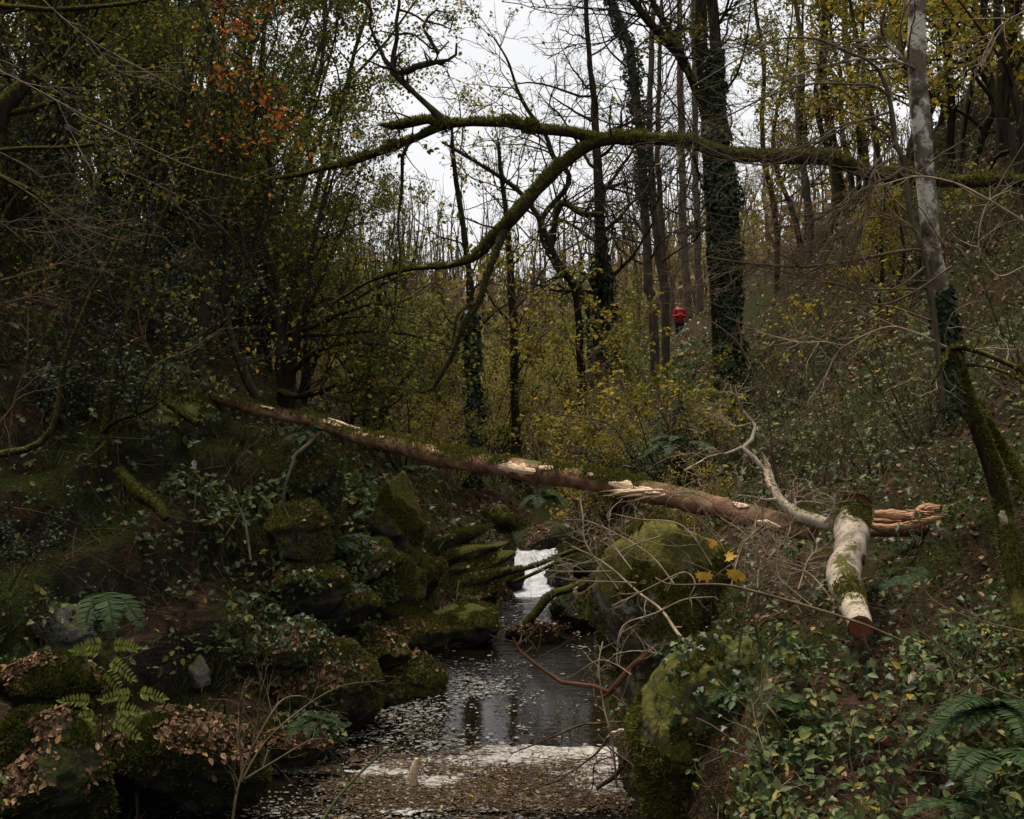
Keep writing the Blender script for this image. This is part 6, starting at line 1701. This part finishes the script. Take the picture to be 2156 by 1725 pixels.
# dark thickets on the left slope
GT_ = "dark bramble and ivy thickets on the left slope"
pH = proto("bramble_bush", "dark leaved thicket of arching stems on the shadowy left slope", "bush", 208, 9, 1.9, .014, [dict(m=8, t0=.2, L=.7, ang=55, k=7, wig=.25, rr=.5, rmin=.003), dict(m=4, lf=.55, ang=50, k=5, wig=.3, rr=.55, rmin=.0022)], 3000, "ivy_dark", .055, GT_, lean=.9, jit=.05, six=True, twigmat="twig")
pI = proto("bramble_bush", "twiggy dark bush with few leaves on the shadowy left slope", "bush", 209, 8, 2.3, .016, [dict(m=10, t0=.15, L=.9, ang=50, k=8, wig=.2, rr=.5, rmin=.003), dict(m=5, lf=.55, ang=50, k=5, wig=.28, rr=.55, rmin=.0022)], 1100, "hazel", .05, GT_, lean=.6, jit=.04, six=True, twigmat="twig")
for i in range(34):
    Y = RNG.uniform(10.5, 20)
    u = RNG.uniform(-120, 470)
    if (260 < u and Y < 16) or (Y < 12.5 and u > 120):
        continue
    plant(pH if i % 5 < 3 else pI, u, Y, RNG.uniform(.55, 1.15))
for (u, Y, s, lab) in ((1330, 20.5, .8, "dark ivy mound on the right bank just above the middle of the fallen trunk"), (1400, 20, .5, "dark ivy mound below the person in red"), (1470, 20, .8, "dark ivy mound at the foot of the ivy column"), (1290, 22, .7, "small dark ivy mound left of the larger ones across the stream")):
    copy_tree(pH, gp(upx(u, Y), Y), RNG.uniform(0, 6), s, lab)
GR = "brown twiggy thickets on the right slope"
pK = proto("bramble_bush", "brown twiggy thicket with few leaves on the dim right slope", "bush", 211, 9, 1.7, .012, [dict(m=9, t0=.15, L=.8, ang=48, k=8, wig=.2, rr=.5, rmin=.003), dict(m=5, lf=.55, ang=48, k=5, wig=.28, rr=.55, rmin=.002)], 420, "bramble", .05, GR, lean=.8, jit=.03, six=True, twigmat="twig")
for i in range(64):
    Y = RNG.uniform(10.5, 30)
    u = RNG.uniform(1480, 2230)
    if u < 1800 and Y < 13.5 or (u > 2050 and Y > 22):
        continue
    plant(pK, u, Y, RNG.uniform(.5, 1.05))
plant(pK, 2010, 9.7, .5)
# right slope yellow trees
for (u, Y, s, lab) in [(1890, 27, .95, "yellow tree left of the spotted trunk"), (2010, 23, 1.0, "bright yellow tree right behind the spotted trunk"), (2110, 21, 1.05, "yellow tree filling the top right corner"), (2200, 17, .95, "yellow tree at the right edge above the bough"), (1800, 33, 1.05, "yellow tree up the slope behind the curling twigs"),
                       (1960, 33, 1.2, "tall yellow tree on the right skyline"), (2130, 29, 1.2, "hindmost yellow tree in the top right"), (1700, 40, 1.1, "small yellow green tree on the skyline right of the ivy column"), (1850, 20, .4, "small yellow leaved bush on the leafy slope")]:
    plant(pE, u, Y, s, lab)
# valley floor understory
k = 0
for Y, us in ((24, (850, 905, 955)), (27, (720, 790, 1010, 1180, 1290)), (30, (650, 880, 960, 1060, 1130, 1340)), (34, (700, 780, 850, 1010, 1100, 1190, 1270, 1400)), (39, (700, 800, 860, 940, 1020, 1090, 1160, 1240, 1330, 1480)), (45, (740, 800, 900, 960, 1020, 1080, 1150, 1220, 1300, 1560)),
              (52, (740, 850, 960, 1040, 1120, 1180, 1260, 1350)), (60, (780, 900, 1000, 1080, 1150, 1230, 1310)), (22, (1240, 1330)), (19.5, (1300, 1400))):
    for u in us:
        k += 1
        if Y > 21 and 1330 < u < 1510:
            continue
        s = {24: .5, 22: .5, 19.5: .42, 27: .6}.get(Y, .72) * RNG.uniform(.8, 1.2)
        plant((pC, pJ, pD, pC, pD)[k % 5], u + RNG.normal() * 12, Y + RNG.normal() * .8, s)
for (u, Y, s) in ((1460, 16, .3), (1520, 19, .4), (1580, 19, .45), (1650, 22, .55), (1340, 26, .7), (1760, 27, .5), (1600, 27, .55), (1880, 24, .4), (1980, 16, .3)):
    if u > 1560:
        continue
    plant(pD if RNG.random() < .6 else pC, u, Y, s)
# far wood of single bare trees
for i in range(22):
    Y = RNG.uniform(48, 95)
    u = RNG.uniform(560, 1620)
    if Y < 60 and 1395 < u < 1465:
        u -= 90
    s = RNG.uniform(.5, .9) * (0.62 if 1040 < u < 1270 else 1.0)
    plant(pF if i % 2 else pG, u, Y, s)

# far wood mass on the hills beyond (cannot be counted)
mb = MB()
w = ((GC[:, 1] > 75) & (GC[:, 1] < 290) & (GU > -300) & (GU < 2500)).astype(float) / GC[:, 1]
p, n = on_tris(GT, 60000, w)
hh = RNG.random(len(p)) ** .8 * (5 + 4 * fbm(p * .12, 3))
p = p + np.stack([0 * hh, 0 * hh, np.maximum(hh, .3)], 1)
leaf_mesh(mb, p, rdirs(len(p)), rdirs(len(p)), RNG.uniform(.25, .8, len(p)), .8, 0, six=False)
p, n = on_tris(GT, 2600, w)
k = 6
Pt = p[:, None] + np.cumsum(np.concatenate([np.zeros((len(p), 1, 3)), RNG.normal(size=(len(p), k - 1, 3)) * .25 + np.array([0, 0, 1.0]) * RNG.uniform(1.2, 2.4, (len(p), 1, 1))], 1), 1)
tubes(mb, Pt, np.linspace(.13, .02, k)[None] * RNG.uniform(.5, 1.3, (len(p), 1)), 4, 1)
A, B = grow(Pt, np.linspace(.13, .02, k)[None] * np.ones((len(p), 1)), 7, t0=.3, L=2.5, ang=40, k=4, wig=.2, rmin=.025, up=.2)
tubes(mb, A, B, 3, 1)
kind(mb.build("far_wood", [M["brown_wood"], M["twig"]]), "stuff")["label"] = "brown autumn wood covering the hills beyond the valley"


# ------------------------------------------------------------------ ferns, seedlings, small things
def fern(label, base, n, L, seed, az=None, spread=2.2, group="ferns on the banks", elev=(.3, .9)):
    rng = np.random.default_rng(seed)
    root = thing("fern", label, "fern", base, group)
    base = np.asarray(base, float)
    for i in range(n):
        a = rng.uniform(0, 6.28) if az is None else az + rng.uniform(-.5, .5) * spread
        el = rng.uniform(*elev)
        k = 26
        Lf = L * rng.uniform(.7, 1.1)
        t = np.linspace(0, 1, k)
        e = el - 1.35 * t
        st = Lf / (k - 1)
        d = np.stack([np.cos(a) * np.cos(e), np.sin(a) * np.cos(e), np.sin(e)], 1)
        p = base + np.concatenate([np.zeros((1, 3)), np.cumsum(d[:-1] * st, 0)])
        mb = MB()
        tubes(mb, p, np.linspace(.0035, .001, k), 4)
        side = unit(np.cross(d, np.array([0, 0, 1.0])))
        nn = np.cross(side, d)
        tt = np.linspace(.12, .99, 34)
        f = tt * (k - 1); ii = np.clip(f.astype(int), 0, k - 2); w = (f - ii)[:, None]
        q = p[ii] * (1 - w) + p[ii + 1] * w
        pl = Lf * .24 * np.sin(np.pi * (tt * .86 + .14)) ** .8 * (1 - .35 * tt)
        for sg in (1, -1):
            ax = sg * side[ii] + .38 * d[ii] - .12 * nn[ii] + .08 * rng.normal(size=(len(tt), 3))
            leaf_mesh(mb, q, ax, nn[ii] + .1 * rng.normal(size=(len(tt), 3)), pl, .24 if L > .3 else .3, 0, fold=.02)
        mb.build("frond", M["fern"], root)
    return root


def lay(u, v, Y, dz=0):
    p = PX(u, v, Y)
    p[2] += dz
    return p


for (lab, u, v, Y, n, L, az) in [
    ("big drooping fern hanging over the dark hollow at lower left", 215, 1250, 10.3, 7, .62, -1.2), ("fern on the moss hummock by the bare twigs at the pool", 655, 1520, 11.0, 6, .42, -1.4), ("fern under the mossy buttress left of the ribbed slope", 690, 1150, 14.0, 7, .6, -1.3), ("dark fern hanging under the fallen trunk at left", 655, 915, 13.6, 6, .42, -1.5),
    ("fern with a single broad frond low on the dark rock wall", 1600, 1612, 7.4, 4, .42, 3.0), ("small fern on top of the dark rock wall", 1555, 1465, 7.6, 4, .32, 3.4), ("fern between ivy and rock at lower right", 1690, 1500, 7.0, 3, .32, 2.6), ("bright fern at the right edge beside the brambles", 2120, 1500, 6.2, 7, .55, -2.2),
    ("fern clump in the right bottom corner", 2080, 1590, 5.8, 5, .45, -1.4), ("fern on the bank right of the sawn log", 1960, 1220, 7.8, 5, .35, 3.0), ("pale green fern low in the lower right corner", 2000, 1690, 5.8, 4, .36, -1.8), ("fern clump on the slope left of the broken limb", 1440, 935, 13.5, 7, .6, -1.8),
    ("fern at the foot of the fallen trunk's left end", 850, 1000, 17.0, 6, .55, -1.4), ("little fern on the mossy lower step of the buttress", 760, 1240, 14.1, 5, .35, -1.4), ("fern in the gap under the fallen trunk", 1150, 1050, 17.5, 7, .6, -1.6)]:
    fern(lab, lay(u, v, Y), n, L, int(u + v), az, 2.4 if u != 215 else 1.5, elev=(.3, .9) if u != 215 else (-.1, .3))


def seedling(label, u, v, Y, sprays, seed):
    rng = np.random.default_rng(seed)
    base = gp(upx(u, Y), Y)
    root = thing("rowan_seedling", label, "seedling", base, "rowan seedlings at lower left")
    ms, ml = MB(), MB()
    for (du, dv, az) in sprays:
        tip = PX(u + du, v + dv, Y - .05)
        a = base.copy()
        P_ = smooth_path(np.array([a, [tip[0], Y - .03, max(a[2], tip[2] - .05)], tip]), 12)
        tubes(ms, P_, np.linspace(.004, .0015, 12), 5)
        d = unit(np.array([math.cos(az), -.25, math.sin(az)]))
        k = 9
        p = tip + d * np.linspace(0, .2, k)[:, None] + np.array([0, 0, -1.0]) * (np.linspace(0, 1, k)[:, None] ** 2) * .05
        tubes(ms, p, np.linspace(.002, .001, k), 4)
        sd = unit(np.cross(d, np.array([0, -1.0, .4])))
        for sg in (1, -1):
            leaf_mesh(ml, p[1:], np.repeat(sg * sd[None], k - 1, 0) + .5 * d + .1 * rng.normal(size=(k - 1, 3)), np.array([[0, -.7, .7]]) + .25 * rng.normal(size=(k - 1, 3)), np.full(k - 1, .062) * (1 - .04 * np.arange(k - 1)), .42, fold=.04)
        leaf_mesh(ml, p[-1:], d[None], np.array([[0, -.7, .7]]), [.06], .45)
    ms.build("stalk", M["twig"], root)
    ml.build("leaflets", M["rowan"], root)


seedling("yellow green rowan seedling standing out against the dark hollow below the fern", 210, 1450, 9.6, [(5, -75, 2.8), (10, -95, 3.1), (20, -60, -.4), (-5, -50, 3.5), (10, -40, -.7), (25, -90, .2)], 1)
seedling("lower green rowan seedling on the leaf strewn mossy rock", 200, 1555, 9.0, [(5, -45, 3.0), (10, -30, 3.5), (35, -40, -.3), (40, -60, .2), (-5, -75, 2.8)], 2)
seedling("tiny rowan sprig right of the leaf covered hump", 290, 1500, 9.4, [(0, -40, .1), (-10, -36, 3.0)], 3)


# white torn bits caught in the stems at the right edge
def scrap(label, u, v, Y, w, h, seed):
    rng = np.random.default_rng(seed)
    V, Fc = ico(3)
    V = V * np.array([w / 2 / F0 * Y, .02, h / 2 / F0 * Y])
    V = V + unit(V) * (.02 * fbm(V * 40 + seed, 3))[:, None]
    a = rng.uniform(-.5, .9)
    V = V @ np.array([[math.cos(a), 0, -math.sin(a)], [0, 1, 0], [math.sin(a), 0, math.cos(a)]]).T
    c = PX(u, v, Y)
    tag(MB().add(V + c, Fc).build("bark_scrap", M["birch"], loc=c), label, "bark scrap", "white bark scraps at the right")


scrap("white bark scrap on the mossy tree's foot at the right edge", 2112, 1090, 7.28, 18, 34, 1)
scrap("upper white scrap of bark lying in the brambles", 1957, 1404, 6.6, 30, 18, 2)
scrap("lower white scrap of bark lying in the brambles", 1918, 1432, 6.6, 12, 30, 3)
for i, (u, v, Y, s, lab) in enumerate([(408, 968, 12.6, .09, "pale round leaf hanging upright on the left bank below the slanting log"), (460, 1075, 12.2, .06, "cream coloured leaf on the mossy bank"), (482, 1076, 12.2, .05, "yellow leaf beside the cream leaf on the mossy bank"), (138, 327, 11.8, .075, "tan curled leaf hanging under the mossy limb at upper left"), (384, 1385, 9.5, .06, "yellow leaf on the litter in the lower left"), (2076, 580, 8.4, .07, "pinkish curled leaf caught on a twig at the right edge"), (1030, 1650, 10.3, .06, "yellow leaf floating on the raft")]):
    mb = MB()
    c = PX(u, v, Y)
    leaf_mesh(mb, np.array([c]), np.array([[.2, -.2, -1.0]]), np.array([[.1, -1, .3]]), [s], .62)
    tag(mb.build("single_leaf", M["litter"] if i in (3, 5) else M["yellow"] if i in (2, 4, 6) else M["foam"], loc=c), lab, "leaf")


# ------------------------------------------------------------------ the person in red
def skin_body(name, verts, edges, rad, mat, parent, sub=2):
    me = bpy.data.meshes.new(name)
    me.from_pydata(verts, edges, [])
    o = bpy.data.objects.new(name, me)
    COL.objects.link(o)
    o.parent = parent
    md = o.modifiers.new("skin", 'SKIN')
    md.use_smooth_shade = True
    for i, r in enumerate(rad):
        me.skin_vertices[0].data[i].radius = r if isinstance(r, tuple) else (r, r)
        me.skin_vertices[0].data[i].use_root = (i == 0)
    o.modifiers.new("sub", 'SUBSURF').levels = sub
    o.modifiers["sub"].render_levels = sub
    me.materials.append(mat)
    return o


PB = gp(upx(1431, 55), 55)
person = thing("person", "person in bright red jacket and dark trousers standing among the far trees", "person", PB)
skin = plain_mat("skin", [(0.3, (0.36, 0.21, 0.15)), (0.7, (0.46, 0.28, 0.20))], 20, .6, 0)
red = plain_mat("red_jacket", [(0.3, (0.22, 0.010, 0.018)), (0.7, (0.34, 0.016, 0.028))], 9, .7, .2)
navy = plain_mat("dark_trousers", [(0.3, (0.008, 0.009, 0.012)), (0.7, (0.022, 0.024, 0.030))], 9, .8, .2)
hairm = plain_mat("dark_hair", [(0.3, (0.010, 0.007, 0.005)), (0.7, (0.03, 0.02, 0.014))], 40, .6, .2)
# local frame: facing the stream (-Y); forearms folded up in front of the chest
bv = [(0, 0, .95), (0, 0, 1.12), (0, .01, 1.30), (0, .01, 1.44), (0, 0, 1.52), (0, -.01, 1.60), (0, -.015, 1.68), (0, -.01, 1.74)]
be = [(i, i + 1) for i in range(7)]
br = [(.15, .11), (.145, .10), (.16, .11), (.13, .085), (.052, .052), (.068, .08), (.076, .095), (.05, .06)]
for s in (1, -1):
    o = len(bv)
    bv += [(s * .17, .01, 1.42), (s * .235, -.0, 1.15), (s * .20, -.17, 1.13), (s * .07, -.25, 1.20), (s * .05, -.27, 1.22)]
    be += [(3, o), (o, o + 1), (o + 1, o + 2), (o + 2, o + 3), (o + 3, o + 4)]
    br += [.062, .045, .040, .028, .03]
    h = len(bv)
    tips = [(.03, -.30, 1.285), (.015, -.305, 1.27), (.0, -.31, 1.255), (-.005, -.305, 1.235)]
    for q, tp in enumerate(tips):
        bv += [(s * (.045 - .01 * q), -.285, 1.245 - .008 * q), (s * tp[0], tp[1], tp[2])]
        be += [(o + 4, h + 2 * q), (h + 2 * q, h + 2 * q + 1)]
        br += [.009, .008]
    bv += [(s * .065, -.285, 1.25), (s * .06, -.30, 1.275)]
    be += [(o + 4, len(bv) - 2), (len(bv) - 2, len(bv) - 1)]
    br += [.010, .009]
    l = len(bv)
    bv += [(s * .10, 0, .88), (s * .115, -.015, .50), (s * .12, .02, .09), (s * .13, -.14, .03)]
    be += [(0, l), (l, l + 1), (l + 1, l + 2), (l + 2, l + 3)]
    br += [.088, .060, .045, .035]
skin_body("body", bv, be, br, skin, person)
jv = [(0, 0, .86), (0, 0, 1.02), (0, .005, 1.28), (0, .01, 1.42), (0, .01, 1.50)]
je = [(0, 1), (1, 2), (2, 3), (3, 4)]
jr = [(.20, .15), (.195, .145), (.20, .15), (.17, .115), (.08, .08)]
for s in (1, -1):
    o = len(jv)
    jv += [(s * .185, .01, 1.41), (s * .25, 0, 1.15), (s * .205, -.165, 1.13), (s * .085, -.235, 1.185)]
    je += [(3, o), (o, o + 1), (o + 1, o + 2), (o + 2, o + 3)]
    jr += [.085, .070, .060, .045]
skin_body("jacket", jv, je, jr, red, person)
tv = [(0, 0, .92)]
te, tr = [], [(.175, .13)]
for s in (1, -1):
    l = len(tv)
    tv += [(s * .10, 0, .85), (s * .117, -.015, .50), (s * .122, .018, .10)]
    te += [(0, l), (l, l + 1), (l + 1, l + 2)]
    tr += [.11, .085, .07]
skin_body("trousers", tv, te, tr, navy, person)
V, Fc = ico(3)
V = V * np.array([.088, .105, .10]) + np.array([0, .015, 1.695])
V = V[:, :]
keepf = ~((V[Fc].mean(1)[:, 1] < -.03) & (V[Fc].mean(1)[:, 2] < 1.735))
MB().add(V + PB, Fc[keepf]).build("hair", hairm, person)
for s in (1, -1):
    Ve, Fe = ico(2)
    MB().add(Ve * np.array([.010, .008, .010]) + np.array([s * .031, -.097, 1.655]) + PB, Fe).build("eye", hairm, person)
    MB().add(Ve * np.array([.012, .02, .03]) + np.array([s * .077, 0, 1.645]) + PB, Fe).build("ear", skin, person)
    MB().add(Ve * np.array([.045, .13, .05]) + np.array([s * .13, -.06, .05]) + PB, Fe).build("shoe", hairm, person)
MB().add(Ve * np.array([.014, .022, .024]) + np.array([0, -.107, 1.632]) + PB, Fe).build("nose", skin, person)
MB().add(Ve * np.array([.024, .006, .006]) + np.array([0, -.094, 1.598]) + PB, Fe).build("mouth", M["orange"], person)
